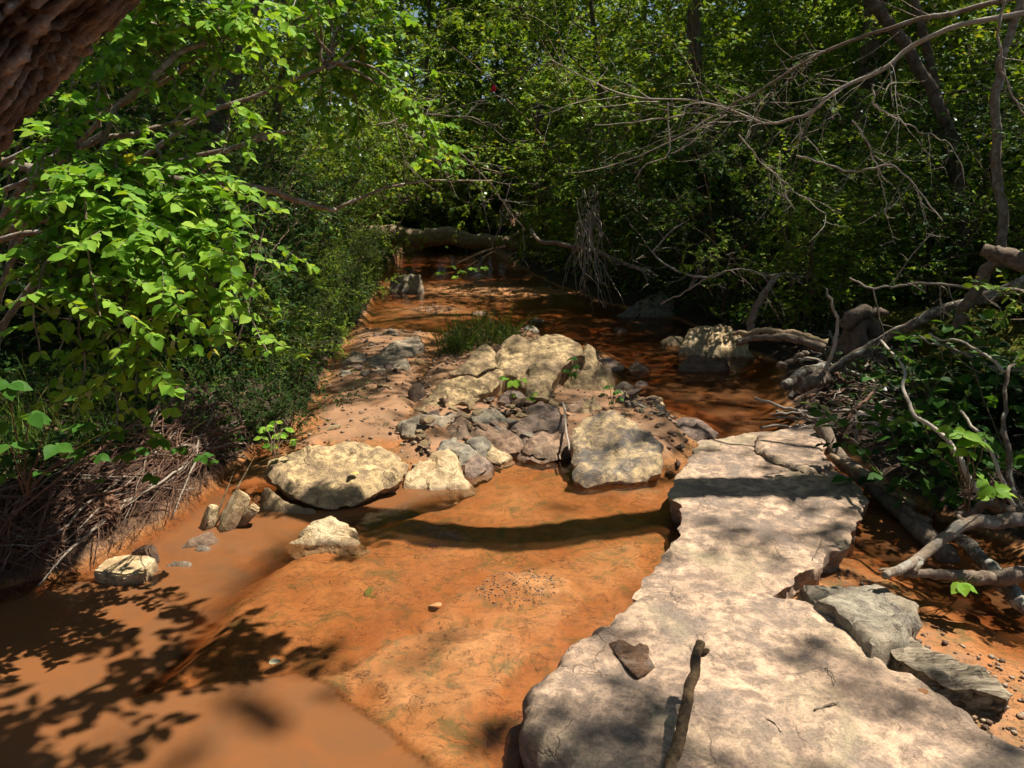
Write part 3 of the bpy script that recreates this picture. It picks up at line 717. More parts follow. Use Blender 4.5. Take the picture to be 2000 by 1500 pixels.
def rubble(poly, n, smin, smax, label, group, mats, seed, conv=None, lift=.25, flatten=1.0):
    rng = random.Random(seed)
    px = [conv(*p) if conv else p for p in poly]
    w = np.array([G(x, y, .05)[:2] for x, y in px]); lo, hi = w.min(0), w.max(0)
    k = 0
    while k < n:
        x, y = rng.uniform(lo[0], hi[0]), rng.uniform(lo[1], hi[1])
        if sdist(w, np.array([x]), np.array([y]))[0] < 0: continue
        s = rng.uniform(smin, smax) * rng.choice([1, 1, .7])
        o = put('cobble', CH[rng.randrange(6), rng.choice(mats)], loc=(x, y, tz(x, y) + s * lift * .6), rot=(rng.uniform(-.4, .4), rng.uniform(-.4, .4), rng.uniform(0, 6.3)),
                scale=(s * rng.uniform(.8, 1.3), s, s * rng.uniform(.7, 1.1) * flatten))
        big = 'larger' if s > (smin + smax) * .52 else 'small'
        col_ = {'rock_brown': 'brown', 'rock_purple': 'purplish', 'rock_grey': 'grey', 'rock_tan': 'tan', 'rock_pale': 'cream', 'rock_greygreen': 'pale grey'}[o.data.materials[0].name]
        tag(o, f'{big} {col_} {label}', 'cobble', group); k += 1
rubble([(400, 1060), (700, 1060), (1060, 1130), (1320, 1140), (1320, 900), (1250, 850), (1000, 880), (700, 880), (460, 930)], 84, .05, .13,
       'angular cobble packed among the larger stones of the rock dam', 'dam rubble', [0, 1, 2, 3, 4], 3, c5, .5)
rubble([(480, 1060), (700, 1060), (1000, 1110), (1300, 1100), (1320, 920), (1000, 900), (700, 900)], 26, .13, .22,
       'flat angular stone overlapping its neighbours in the heart of the dam', 'flat dam stones', [0, 1, 2, 3, 3], 23, c5, .55, .6)
rubble([(1560, 880), (1800, 860), (1900, 930), (1850, 1020), (1720, 1000)], 9, .12, .2, 'flat angular stone on the pool side of the dam', 'flat pool-side stones', [1, 2, 3], 24, c5, .5, .6)
rubble([(400, 1060), (560, 1060), (580, 1150), (520, 1180), (420, 1130)], 16, .05, .10, 'cobble in the gap between the yellow boulder and the cream wedge', 'gap rubble', [0, 3, 4], 4, c5)
rubble([(1560, 900), (1800, 860), (1900, 900), (1850, 1000), (1760, 1020)], 26, .05, .11, 'cobble heaped behind the lichened boulder', 'pool shore rubble', [0, 1, 2, 3], 5, c5)
rubble([(60, 620), (200, 500), (340, 480), (420, 600), (420, 720), (60, 730)], 30, .06, .2, 'flat stone chip on the back of the dry gravel bar', 'gravel bar chips', [1, 2, 5, 5], 6, c5, .1)
rubble([(0, 1050), (20, 800), (200, 740), (440, 800), (440, 900), (360, 1040), (150, 1080)], 16, .05, .15, 'flat stone chip on the front of the dry gravel bar', 'gravel bar front chips', [0, 0, 3, 4], 7, c5, .05)
rubble([(1840, 1080), (1990, 1060), (2010, 1200), (1900, 1250)], 8, .04, .09, 'cobble wedged between the lichened boulder and the slab', 'slab gap rubble', [0, 1], 8, c5)
rubble([(1330, 625), (1500, 650), (1480, 690), (1380, 660)], 9, .06, .14, 'stone on the shore under the slanting boulder', 'far shore rubble', [0, 1], 9)

# gravel nobody could count
def gravel(label, polys, n, smin, smax, seed, mat):
    g = np.random.default_rng(seed); V0 = np.array([(.5, 0, 0), (-.5, 0, 0), (0, .42, 0), (0, -.42, 0), (.05, 0, .32), (0, .05, -.3), (.3, .28, .18), (-.3, .25, .15), (.25, -.3, .15), (-.28, -.26, .2)], float)
    bm = bmesh.new()
    for v in V0: bm.verts.new(v)
    bmesh.ops.convex_hull(bm, input=bm.verts); bm.verts.ensure_lookup_table()
    bmesh.ops.triangulate(bm, faces=bm.faces); bm.verts.index_update()
    Vb = np.array([v.co[:] for v in bm.verts]); Fb = np.array([[v.index for v in f.verts] for f in bm.faces]); bm.free()
    P_ = []
    for poly in polys:
        w = np.array(poly)[:, :2]; lo, hi = w.min(0), w.max(0); c = lo + g.random((n * 2, 2)) * (hi - lo)
        c = c[sdist(w, c[:, 0], c[:, 1]) > -.02]; P_.append(c[:n])
    P_ = np.vstack(P_); z = terrain(P_[:, 0], P_[:, 1]); m = len(P_)
    s = smin + (smax - smin) * g.random(m) ** 2.5; a = g.uniform(0, 6.28, m)
    ca, sa = np.cos(a)[:, None], np.sin(a)[:, None]
    B = Vb[None] * (s[:, None, None] * g.uniform(.7, 1.2, (m, 1, 3)))
    X = B[:, :, 0] * ca - B[:, :, 1] * sa; Y = B[:, :, 0] * sa + B[:, :, 1] * ca
    W = np.stack([X + P_[:, :1], Y + P_[:, 1:], B[:, :, 2] + (z + s * .12)[:, None]], 2)
    F = (Fb[None] + (np.arange(m) * len(Vb))[:, None, None]).reshape(-1, 3)
    return tag(put('gravel', mesh_np('gravel', W.reshape(-1, 3), [F], False, attrs={'rnd': np.repeat(g.random(m), len(Vb))}), mat), label, 'gravel', kind='stuff')
def gravel_mat():
    t = NT('gravel'); at = t.n('Attribute', attribute_name='rnd'); ge = t.n('NewGeometry')
    c = t.ramp(at.outputs['Fac'], [(0, (.10, .065, .045)), (.3, (.24, .15, .10)), (.6, (.36, .25, .16)), (.85, (.30, .25, .19)), (1, (.5, .4, .27))])
    n = t.noise(ge.outputs['Position'], 90, 4, .7); t.principled(t.mix(.6, c, t.ramp(n, [(.3, .4), (.7, 1.2)]), 'MULTIPLY'), .8, t.bump(n, .5, .005), .3); return t.m
M_GRAVEL = gravel_mat()
gravel('loose gravel filling the gaps of the rock dam', [ISLE], 1300, .012, .05, 1, M_GRAVEL)
gravel('thin gravel over the dry bar left of the dam', [WASH], 500, .01, .04, 2, M_GRAVEL)
gravel('fine gravel along the muddy strip right of the corner slab', [MUD, HUMP, BAR], 900, .003, .028, 3, M_GRAVEL)
gravel('patch of fine pebbles under the shallow water', [gp([(960, 1130), (1020, 1115), (1080, 1135), (1085, 1165), (1030, 1190), (960, 1180), (930, 1155)], -.03)], 500, .004, .012, 4, M_GRAVEL)

# ------------------------------------------------------------------ wood
M_BARK = bark_mat('bark_red_brown', (.055, .03, .019), (.19, .11, .065), 1.6, (.45, .43, .38), 1.0, .15)
M_LIMB = bark_mat('limb_grey_brown', (.16, .12, .085), (.30, .235, .175), 1.2, (.40, .40, .36), .6, .5)
M_TWIG = bark_mat('twig_grey', (.27, .225, .18), (.42, .36, .29), 2.0, None, .4)
M_STEM = bark_mat('stem_brown', (.13, .09, .06), (.24, .18, .12), 2.0, None, .4)
M_DRIFT = bark_mat('driftwood', (.13, .095, .07), (.28, .22, .165), 1.0, None, .9)
M_ROOT = bark_mat('root_reddish', (.10, .052, .036), (.22, .13, .09), 2.0, None, .4)
M_LOG = bark_mat('log_bleached', (.24, .165, .10), (.40, .30, .19), .5, (.26, .24, .10), .8, .35)
M_LICHEN = bark_mat('limb_lichen', (.10, .08, .06), (.19, .155, .12), 1.2, (.42, .42, .36), .7, .8)
M_DEAD = bark_mat('dead_branch_pale', (.36, .31, .25), (.52, .46, .38), 2.0, None, .4)
M_TRUNK = bark_mat('tree_trunk', (.07, .05, .038), (.16, .12, .09), .8, (.25, .25, .2), .8, .3)

def limb(name, pts, r0, r1, mat, label, cat='stick', group=None, n=26, wob=.01, sides=8, rough=.16, seed=None, parts=None, freq=11):
    """one stick or branch; parts: list of (name, pts, r0, r1) side pieces that belong to it"""
    seed = RND.randrange(9999) if seed is None else seed
    c = curve(pts, n, wob, seed, freq); org = c[0].copy()
    mb = MB(); mb.tube(c, np.linspace(r0, r1, n), sides, rough, seed)
    me = mb.mesh(name, origin=org)
    if parts is None:
        return tag(put(name, me, mat, loc=org), label, cat, group)
    root = thing(name, org, label, cat, group)
    put('limb', me, mat, root)
    for nm, pp, a, b in parts:
        m2 = MB(); cc = curve(pp, 12, wob * .5, RND.randrange(9999)); m2.tube(cc, np.linspace(a, b, 12), 6, rough, seed)
        put(nm, m2.mesh(nm, origin=org), mat, root)
    return root

def pd(conv, *pts):                      # (x, y, depth) triples in a zoomed frame -> world points
    return [P(*(conv(x, y) if conv else (x, y)), Y) for x, y, Y in pts]

# leaning tree at the top left, its trunk crossing the corner of the view
def ridge_mat():
    t = NT('bark_ridged'); v = t.objvec(); at = t.n('Attribute', attribute_name='ridge')
    n1 = t.noise(v, 26, 6, .7, .6); n2 = t.noise(v, 110, 5, .7)
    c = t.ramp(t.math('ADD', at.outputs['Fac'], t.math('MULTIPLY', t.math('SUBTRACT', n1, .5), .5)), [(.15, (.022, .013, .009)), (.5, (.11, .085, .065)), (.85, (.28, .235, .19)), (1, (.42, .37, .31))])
    c = t.mix(.6, c, t.ramp(n2, [(.3, .4), (.7, 1.25)]), 'MULTIPLY')
    ge = t.n('NewGeometry'); sx = t.n('SeparateXYZ'); t.l(ge.outputs['Normal'], sx.inputs[0])
    lich = t.math('MULTIPLY', t.ramp(sx.outputs[2], [(.15, 0), (.5, 1)]), t.ramp(t.noise(v, 18, 5, .75), [(.42, 0), (.52, 1)]))
    c = t.mix(lich, c, (.55, .53, .47))
    t.principled(c, .9, t.bump(t.math('ADD', n1, t.math('MULTIPLY', n2, .6)), .9, .012), .2); return t.m
def barky(path, rad, sides, seed, amp=.16):
    n = len(path); mb = MB(); mb.tube(path, rad, sides, 0)
    V = mb.V[0]; ctr = np.repeat(path, sides, 0); k = len(ctr)
    dv = V[:k] - ctr; L = np.linalg.norm(dv, axis=1)[:, None]
    th = np.tile(np.arange(sides) / sides * 2 * np.pi, n)
    al = np.repeat(np.r_[0, np.cumsum(np.linalg.norm(np.diff(path, axis=0), axis=1))], sides)
    q = np.stack([np.cos(th) * 2.4, np.sin(th) * 2.4, al * 4.0], 1)
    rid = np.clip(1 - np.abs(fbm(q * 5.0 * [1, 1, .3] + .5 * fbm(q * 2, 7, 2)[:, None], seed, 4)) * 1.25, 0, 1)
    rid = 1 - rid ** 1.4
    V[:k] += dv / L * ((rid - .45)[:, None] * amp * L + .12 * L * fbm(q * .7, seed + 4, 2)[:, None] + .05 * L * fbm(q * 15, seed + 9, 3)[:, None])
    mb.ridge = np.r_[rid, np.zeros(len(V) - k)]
    return mb
base = np.array([-3.0, 1.45, .5])
TR = curve([base, (-2.3, 1.55, 1.0), P(-240, 240, 1.62), P(0, -5, 1.66), P(270, -310, 1.68), (.3, 1.75, 3.4), (.9, 1.7, 4.4), (1.3, 1.6, 5.6)], 420, .02, 5)
rr = np.interp(np.linspace(0, 1, 420), [0, .15, .4, .6, 1], [.25, .19, .142, .13, .06])
lean = thing('leaning_tree', base, 'rough-barked leaning tree trunk crossing the upper left corner', 'tree')
mb = barky(TR, rr, 150, 91, .2); put('trunk', mb.mesh('trunk', origin=base, attrs={'ridge': mb.ridge}), ridge_mat(), lean)

# ---- leaf building
def tmpl(st, wd, fold=.25, droop=.15, fine=True):
    V, Q, T = [], [], []
    n = len(st)
    for s, w in zip(st, wd):
        z = -droop * s * s
        if w == 0: V.append((0, s, z))
        else: V += [(-w, s, z + fold * w), (0, s, z), (w, s, z + fold * w)]
    idx = 0; rows = []
    for w in wd:
        if w == 0: rows.append([idx]); idx += 1
        else: rows.append([idx, idx + 1, idx + 2]); idx += 3
    for a, b in zip(rows, rows[1:]):
        if len(a) == 1: T += [(a[0], b[1], b[0]), (a[0], b[2], b[1])]
        elif len(b) == 1: T += [(a[0], a[1], b[0]), (a[1], a[2], b[0])]
        else: Q += [(a[0], a[1], b[1], b[0]), (a[1], a[2], b[2], b[1])]
    return np.array(V, float), np.array(Q, int).reshape(-1, 4), np.array(T, int).reshape(-1, 3)
OVATE = tmpl([0, .14, .38, .64, .86, 1], [0, .21, .34, .29, .12, 0], .25, .18)
LANCE = tmpl([0, .2, .5, .8, 1], [0, .16, .22, .12, 0], .3, .2)
KITE = tmpl([0, .42, 1], [0, .32, 0], .3, .2)
ELLIP = tmpl([0, .3, .7, 1], [0, .27, .24, 0], .28, .2)
BLADE = tmpl([0, .3, .7, 1], [.012, .014, .009, 0], 0, .35)

def frames(D, N):
    D = D / (np.linalg.norm(D, axis=1)[:, None] + 1e-9)
    X = np.cross(D, N); X /= np.linalg.norm(X, axis=1)[:, None] + 1e-9
    return X, D, np.cross(X, D)

def leaves(name, pos, D, N, size, tm, origin=(0, 0, 0), rng=RNG):
    pos = np.asarray(pos) - np.asarray(origin)
    X, Y, Z = frames(np.asarray(D, float), np.asarray(N, float))
    V, Q, T = tm; size = np.asarray(size)[:, None, None]
    W = pos[:, None] + size * (V[None, :, :1] * X[:, None] + V[None, :, 1:2] * Y[:, None] + V[None, :, 2:] * Z[:, None])
    n, k = len(pos), len(V)
    off = (np.arange(n) * k)[:, None, None]
    F = []
    if len(Q): F.append((Q[None] + off).reshape(-1, 4))
    if len(T): F.append((T[None] + off).reshape(-1, 3))
    return mesh_np(name, W.reshape(-1, 3), F, True, None, {'rnd': np.repeat(rng.random(n), k)})

def walk(p, d, length, n, rng, wander=.25, droop=0.0):
    d = np.array(d, float); d /= np.linalg.norm(d) + 1e-9
    out = [np.array(p, float)]; st = length / n
    for i in range(n):
        d = d + rng.normal(size=3) * wander * .5
        d[2] -= droop * st
        d /= np.linalg.norm(d)
        out.append(out[-1] + d * st)
    return np.array(out)

def side(t, ang, rng):
    a = rng.normal(size=3); a -= t * a.dot(t); a /= np.linalg.norm(a) + 1e-9
    return t * math.cos(ang) + a * math.sin(ang)

class Plant:
    """grows boughs, twigs and opposite leaves; keeps wood and leaf data in local space"""
    def __init__(s, seed): s.rng = np.random.default_rng(seed); s.w = MB(); s.p, s.d, s.n, s.s = [], [], [], []
    def twig(s, pts, leaf, step, up=.8, wood=True, r=.0016, skip=0.0, sides=3, start=.12):
        if wood: s.w.tube(pts, np.linspace(r, r * .5, len(pts)), sides, cap=False)
        seg = np.linalg.norm(np.diff(pts, axis=0), axis=1); cum = np.r_[0, np.cumsum(seg)]; Lg = cum[-1]
        ts = np.arange(Lg * start, Lg, step)
        ts = np.r_[ts, Lg]
        m = len(ts)
        q = np.stack([np.interp(ts, cum, pts[:, k]) for k in range(3)], 1)
        tan = np.stack([np.interp(ts, cum, np.gradient(pts[:, k])) for k in range(3)], 1)
        tan /= np.linalg.norm(tan, axis=1)[:, None] + 1e-9
        upv = np.array([0, 0, 1.0])
        lat = np.cross(tan, upv); lat /= np.linalg.norm(lat, axis=1)[:, None] + 1e-6
        for sg in (-1, 1):
            k = s.rng.random(m) >= skip
            if not k.any(): continue
            d = lat * sg * .85 + tan * .55 + s.rng.normal(size=(m, 3)) * .28
            d[:, 2] -= .15
            nn = upv * up + s.rng.normal(size=(m, 3)) * .42
            s.p.append(q[k]); s.d.append(d[k]); s.n.append(nn[k])
            s.s.append((leaf * s.rng.uniform(.4, 1.2, m))[k])
    def bough(s, pts, r0, r1, sides=5): s.w.tube(pts, np.linspace(r0, r1, len(pts)), sides, cap=False)
    def shrub(s, H=2.4, R=1.3, stems=9, leaf=.065, br=10, tw=5, step=.05, low=.12, droop=.25, r=.014):
        g = s.rng
        for i in range(stems):
            az = i / stems * 6.283 + g.uniform(-.4, .4); tl = g.uniform(.15, .75)
            d = np.array([math.cos(az) * tl, math.sin(az) * tl, 1.0]); L = H * g.uniform(.75, 1.2)
            b = np.array([math.cos(az), math.sin(az), 0]) * g.uniform(.02, .22)
            st = walk(b, d, L, 10, g, .16, .22 * R / H * 1.6)
            s.bough(st, r * g.uniform(.7, 1.2), r * .25)
            for k in range(br):
                t = low + (1 - low) * (k + g.random()) / br
                f = t * 10; j = min(int(f), 9); p = st[j] + (st[j + 1] - st[j]) * (f - j)
                tg = st[j + 1] - st[j]; tg = tg / np.linalg.norm(tg)
                bl = R * g.uniform(.35, .75) * (1.15 - .55 * t)
                bp = walk(p, side(tg, g.uniform(.7, 1.3), g), bl, 6, g, .2, droop)
                s.bough(bp, r * .3, r * .12, 4)
                for q in range(tw):
                    u = (q + g.random()) / tw * 5.9; jj = int(u); pp = bp[jj] + (bp[jj + 1] - bp[jj]) * (u - jj)
                    tt = bp[jj + 1] - bp[jj]; tt = tt / np.linalg.norm(tt)
                    tp = walk(pp, side(tt, g.uniform(.5, 1.1), g), g.uniform(.14, .34) * (R / 1.3) ** .5, 4, g, .2, .6)
                    s.twig(tp, leaf, step * g.uniform(.8, 1.3), r=r * .1)
        return s
    def tree(s, H=9, R=2.8, crown=.35, leaf=.11, br=26, sub=7, tw=5, step=.09, r=.13, lean=(0, 0), bend=.06):
        g = s.rng
        tk = walk((0, 0, 0), (lean[0], lean[1], 1), H, 16, g, bend, 0)
        s.trunk = tk
        s.w.tube(tk, np.linspace(r, r * .15, 17) * np.r_[1.35, 1.1, np.ones(15)], 10, .12, 3)
        for k in range(br):
            t = crown + (.98 - crown) * (k + g.random()) / br
            f = t * 16; j = min(int(f), 15); p = tk[j] + (tk[j + 1] - tk[j]) * (f - j)
            az = k * 2.4 + g.uniform(-.5, .5)
            el = .15 + .8 * (t - crown) / (1 - crown)
            d = np.array([math.cos(az), math.sin(az), el]); sh = math.sin(math.pi * min(1, .25 + .75 * (t - crown) / (1 - crown))) * .75 + .3
            bp = walk(p, d, R * sh * g.uniform(.7, 1.15), 8, g, .18, .04)
            s.bough(bp, r * .3 * (1.2 - t), .008, 5)
            for q in range(sub):
                u = (.15 + .85 * (q + g.random()) / sub) * 7.9; jj = int(u); pp = bp[jj] + (bp[jj + 1] - bp[jj]) * (u - jj)
                tt = bp[jj + 1] - bp[jj]; tt = tt / np.linalg.norm(tt)
                sp = walk(pp, side(tt, g.uniform(.5, 1.2), g), R * g.uniform(.16, .38), 5, g, .22, .12)
                s.bough(sp, .007, .003, 3)
                for x in range(tw):
                    u2 = (x + g.random()) / tw * 4.9; j2 = int(u2); p2 = sp[j2] + (sp[j2 + 1] - sp[j2]) * (u2 - j2)
                    t2 = sp[j2 + 1] - sp[j2]; t2 = t2 / np.linalg.norm(t2)
                    tp = walk(p2, side(t2, g.uniform(.4, 1.1), g), g.uniform(.2, .5), 3, g, .2, .3)
                    s.twig(tp, leaf, step, r=.003)
        return s
    def arrays(s): return [np.concatenate(a) for a in (s.p, s.d, s.n, s.s)]
    def wood(s, name): return s.w.mesh(name)
    def foliage(s, name, tm): p, d, n, z = s.arrays(); return leaves(name, p, d, n, z, tm, rng=s.rng)

GREENS = [(0, (.04, .09, .011)), (.3, (.11, .22, .02)), (.65, (.20, .34, .032)), (.95, (.29, .41, .04)), (1, (.34, .30, .04))]
HGREEN = [(0, (.09, .22, .022)), (.4, (.18, .36, .035)), (.8, (.265, .46, .05)), (.98, (.33, .49, .055)), (1, (.46, .42, .06))]
SHADE_GREEN = [(0, (.014, .042, .009)), (.5, (.026, .072, .013)), (.9, (.055, .12, .018)), (1, (.12, .19, .03))]
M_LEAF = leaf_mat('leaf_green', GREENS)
M_LEAF_SHADE = leaf_mat('leaf_shade_green', SHADE_GREEN)  # darker copy of the leaf green, shade put into the colour
M_HERO = leaf_mat('leaf_honeysuckle', HGREEN, .45, 1.05, True)
M_HERO2 = leaf_mat('leaf_honeysuckle_mass', HGREEN, .45, 1.05)
M_CREEP = leaf_mat('leaf_creeper', [(0, (.05, .15, .02)), (1, (.08, .20, .028))], .45, 1.2, True)
M_GRASS = leaf_mat('grass_blade', [(0, (.06, .13, .02)), (.8, (.13, .21, .03)), (1, (.3, .26, .1))], .4)
M_FERN = leaf_mat('weed_leaf', [(0, (.02, .055, .008)), (.7, (.05, .10, .014)), (1, (.18, .24, .035))], .4)  # weed greens darkened to carry the shade of the left bank

def make_plant(name, pl, tm, mat, wmat, woodname='stem', leafname='foliage'):
    w = pl.wood(woodname); w.materials.append(wmat)
    f = pl.foliage(leafname, tm); f.materials.append(mat)
    return name, w, f, woodname, leafname
def place(proto, x, y, rz, sc, label, cat, group=None, z=None, tilt=(0, 0)):
    name, w, f, wn_, ln_ = proto
    o = thing(name, (x, y, (tz(x, y) - .03) if z is None else z), label, cat, group)
    o.rotation_euler = (tilt[0], tilt[1], rz); o.scale = (sc,) * 3
    put(wn_, w, None, o); put(ln_, f, None, o)
    return o

SH = [make_plant('shrub', Plant(200 + k).shrub(2.5, 1.4, 9, .068, 11, 6, .05), ELLIP if k < 2 else KITE, M_LEAF if k != 2 else M_LEAF_SHADE, M_STEM) for k in range(4)]
SN = [make_plant('shrub', Plant(230 + k).shrub(2.3, 1.1, 10, .05, 13, 7, .035, .08), ELLIP, M_LEAF if k else M_LEAF_SHADE, M_STEM) for k in range(2)]
TF = [make_plant('tree', Plant(250 + k).tree(10, 3.0, .12, .15, 36, 9, 6, .11, lean=((-.06, .05, .1)[k], .04)), KITE, M_LEAF, M_TRUNK, 'trunk', 'crown') for k in range(3)]
TL = [make_plant('tree', Plant(270 + k).tree(9.0, 2.7, .5, .11, 26, 9, 6, .09, r=.08, lean=(.42, .05)), KITE, M_LEAF, M_TRUNK, 'trunk', 'crown') for k in range(2)]
TLS = make_plant('tree', Plant(275).tree(8.6, 2.7, .5, .11, 17, 6, 4, .12, r=.07, lean=(.42, .05)), KITE, M_LEAF, M_TRUNK, 'trunk', 'crown')
TS = make_plant('tree', Plant(280).tree(10.5, 3.4, .45, .13, 15, 6, 3, .15), KITE, M_LEAF, M_TRUNK, 'trunk', 'crown')
TC = [make_plant('tree', Plant(260 + k).tree(10.5, 3.4, .45, .12, 20, 7, 4, .12, r=.09, lean=(-.08, .02)), KITE, M_LEAF, M_TRUNK, 'trunk', 'crown') for k in range(2)]

SB = [make_plant('tall_shrub', Plant(240 + k).shrub(4.6, 2.0, 11, .08, 17, 7, .055, .1, .2, .02), KITE, M_LEAF, M_STEM) for k in range(2)]
for i, (x, y, k, s, lab) in enumerate([
    (1.8, 12.3, 0, 1.0, 'tall leafy shrub above the hanging twigs'), (3.2, 11.8, 1, 1.0, 'tall leafy shrub behind the fan of pale twigs'),
    (5.0, 11.3, 0, 1.05, 'tall leafy shrub behind the middle of the dead boughs'), (6.7, 9.5, 1, 1.1, 'tall leafy shrub in the top right corner'),
    (-3.3, 13.6, 1, .9, 'tall leafy shrub behind the honeysuckle tips'), (-4.8, 10.3, 0, 1.0, 'tall leafy shrub hidden behind the upper honeysuckle'),
    (-1.9, 20.3, 0, 1.05, 'tall leafy shrub beyond the left half of the log'), (.3, 19.8, 1, 1.05, 'tall leafy shrub beyond the right half of the log'),
    (2.3, 17.6, 0, 1.1, 'tall leafy shrub right of the far stream'), (-6.0, 8.2, 1, 1.0, 'tall leafy shrub in the shade at the far left'), (5.8, 7.6, 0, .85, 'tall leafy shrub behind the thin pale trunk')]):
    place(SB[k], x, y, i * 2.6, s, lab, 'shrub', 'tall shrubs closing the view')
# background and bank shrubs: x, y, variant, scale, label
g1 = 'shrubs massed along the banks'
for i, (x, y, k, s, lab) in enumerate([
    (2.75, 7.0, 1, .8, 'leafy shrub rising right behind the driftwood pile'),
    (3.9, 6.9, 0, .85, 'dark shrub behind the mossy mounds'),
    (4.7, 6.2, 1, .9, 'bushy shrub at the right edge of the picture above the mossy mounds'),
    (2.3, 8.6, 0, .95, 'shrub above the pale flat boulder by the pool'),
    (3.5, 8.6, 1, 1.0, 'tall shrub behind the crossing dead boughs'),
    (5.2, 8.0, 0, 1.0, 'shrub under the thin pale trunk near the right edge'),
    (3.45, 3.1, 1, .7, 'unseen shrub added just beyond the right edge to shade the wet channel'),  # this and the next two: out-of-view shrubs put in to darken the channel
    (3.7, 3.9, 0, .8, 'second unseen shrub added for shade beyond the right edge, above the shaded shoots'),
    (3.9, 2.2, 1, .8, 'third unseen shrub added for shade beyond the right edge, nearest the viewer'),
    (1.75, 10.6, 1, .9, 'shrub leaning over the slanting lichen-grey boulder')]):
    place(SN[k], x, y, i * 1.7, s, lab, 'shrub', g1)
for i, (x, y, k, s, lab) in enumerate([
    (2.9, 10.8, 0, 1.15, 'broad shrub filling the gap behind the tall right-hand shrub'),
    (4.4, 10.6, 1, 1.2, 'large shrub in the second row of the right bank'),
    (6.2, 10.0, 2, 1.2, 'shade-toned green shrub in the second row near the right edge'),
    (1.6, 13.2, 3, 1.0, 'shrub behind the hanging cluster of bare twigs'),
    (3.0, 13.4, 0, 1.3, 'tall shrub in the third row of the right bank'),
    (5.0, 13.5, 1, 1.3, 'wide shrub in the third row of the right bank'),
    (7.4, 13.0, 3, 1.3, 'far shrub high on the right bank'),
    (1.5, 16.5, 0, 1.0, 'shrub on the right bank beside the end of the fallen log'),
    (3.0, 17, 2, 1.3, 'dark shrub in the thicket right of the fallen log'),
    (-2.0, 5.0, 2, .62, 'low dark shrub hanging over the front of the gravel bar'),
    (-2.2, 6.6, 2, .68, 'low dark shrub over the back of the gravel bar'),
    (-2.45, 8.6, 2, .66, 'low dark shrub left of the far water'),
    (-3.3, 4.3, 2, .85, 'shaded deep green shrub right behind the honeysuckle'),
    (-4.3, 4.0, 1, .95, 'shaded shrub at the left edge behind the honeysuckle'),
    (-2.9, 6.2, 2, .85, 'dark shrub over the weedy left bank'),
    (-4.0, 6.6, 0, 1.1, 'tall shrub in the second row of the left bank'),
    (-5.6, 6.6, 3, 1.2, 'shrub far left in deep shade'),
    (-3.4, 9.0, 0, .95, 'shrub above the fern patch on the left bank'),
    (-5.0, 9.5, 1, 1.2, 'large shrub in the third row of the left bank'),
    (-3.6, 12.5, 3, 1.0, 'shrub left of the half grey boulder'),
    (-5.4, 13, 2, 1.3, 'shade-toned green shrub far back on the left bank'),
    (-3.6, 16.5, 0, 1.0, 'shrub in front of the left end of the fallen log'),
    (-6.5, 17, 1, 1.4, 'big shrub far behind the left thicket'),
    (-2.6, 23.5, 3, 1.3, 'bright shrub just beyond the fallen log'),
    (-.6, 25.0, 0, 1.3, 'sunlit shrub beyond the log in the middle of the stream view'),
    (1.2, 23.0, 1, 1.4, 'shrub beyond the right end of the fallen log'),
    (.45, 14.4, 3, .55, 'small bright shrub hiding the right part of the fallen log'),
    (.9, 19.5, 3, .9, 'low shrub drooping over the right end of the fallen log'),
    (3.0, 21.5, 0, 1.6, 'large background shrub right of the stream bend'),
    (5.5, 20.0, 1, 1.7, 'large background shrub behind the right thicket')]):
    place(SH[k], x, y, i * 2.1, s, lab, 'shrub', g1)
for i, (x, y, k, s, lab) in enumerate([
    (-1.42, 4.55, 0, .26, 'small bush spilling over the bank edge behind the big yellow boulder'),
    (-1.62, 5.35, 1, .32, 'small bush leaning onto the front of the gravel bar'),
    (-1.72, 6.4, 0, .36, 'small dark bush beside the ridged pale slab'),
    (-2.0, 7.7, 1, .36, 'small bush where the gravel bar meets the far water'),
    (-2.15, 9.3, 0, .4, 'small bush dipping toward the far water'),
    (-2.35, 11.3, 1, .42, 'small bush on the bank left of the half grey boulder')]):
    place(SN[k], x, y, i * 2.3, s, lab, 'shrub', 'small bushes along the left water edge')
g2 = 'trees of the wood behind'
for i, (x, y, k, s, lab) in enumerate([
    (.75, 20.5, 0, .9, 'dark-trunked tree standing in the middle behind the fallen log'),
    (-5.5, 21, 1, 1.0, 'tree behind the left thicket'),
    (-3.0, 28, 2, 1.1, 'tree far behind the left end of the log'),
    (3.6, 24, 1, 1.05, 'tree behind the hanging twig cluster'),
    (6.5, 22, 2, 1.0, 'tree behind the crossing dead boughs'),
    (9.5, 19, 0, 1.1, 'tree at the far right of the wood'),
    (0.0, 32, 0, 1.2, 'farthest tree in the centre of the wood'),
    (5.5, 31, 1, 1.25, 'far tree below the small patch of sky'),
    (10.5, 28, 2, 1.2, 'far tree high on the right'),
    (-8.5, 26, 0, 1.2, 'far tree at the upper left'),
    (-5.0, 34, 1, 1.3, 'farthest tree left of the centre'),
    (13, 34, 1, 1.3, 'farthest tree on the right'),
    (-12, 33, 2, 1.3, 'farthest tree on the left')]):
    place(TF[k], x, y, i * 1.3, s, lab, 'tree', g2)
g3 = 'tall trees shading the stream'  # overhead crowns, mostly out of view, placed to shade and dapple the stream
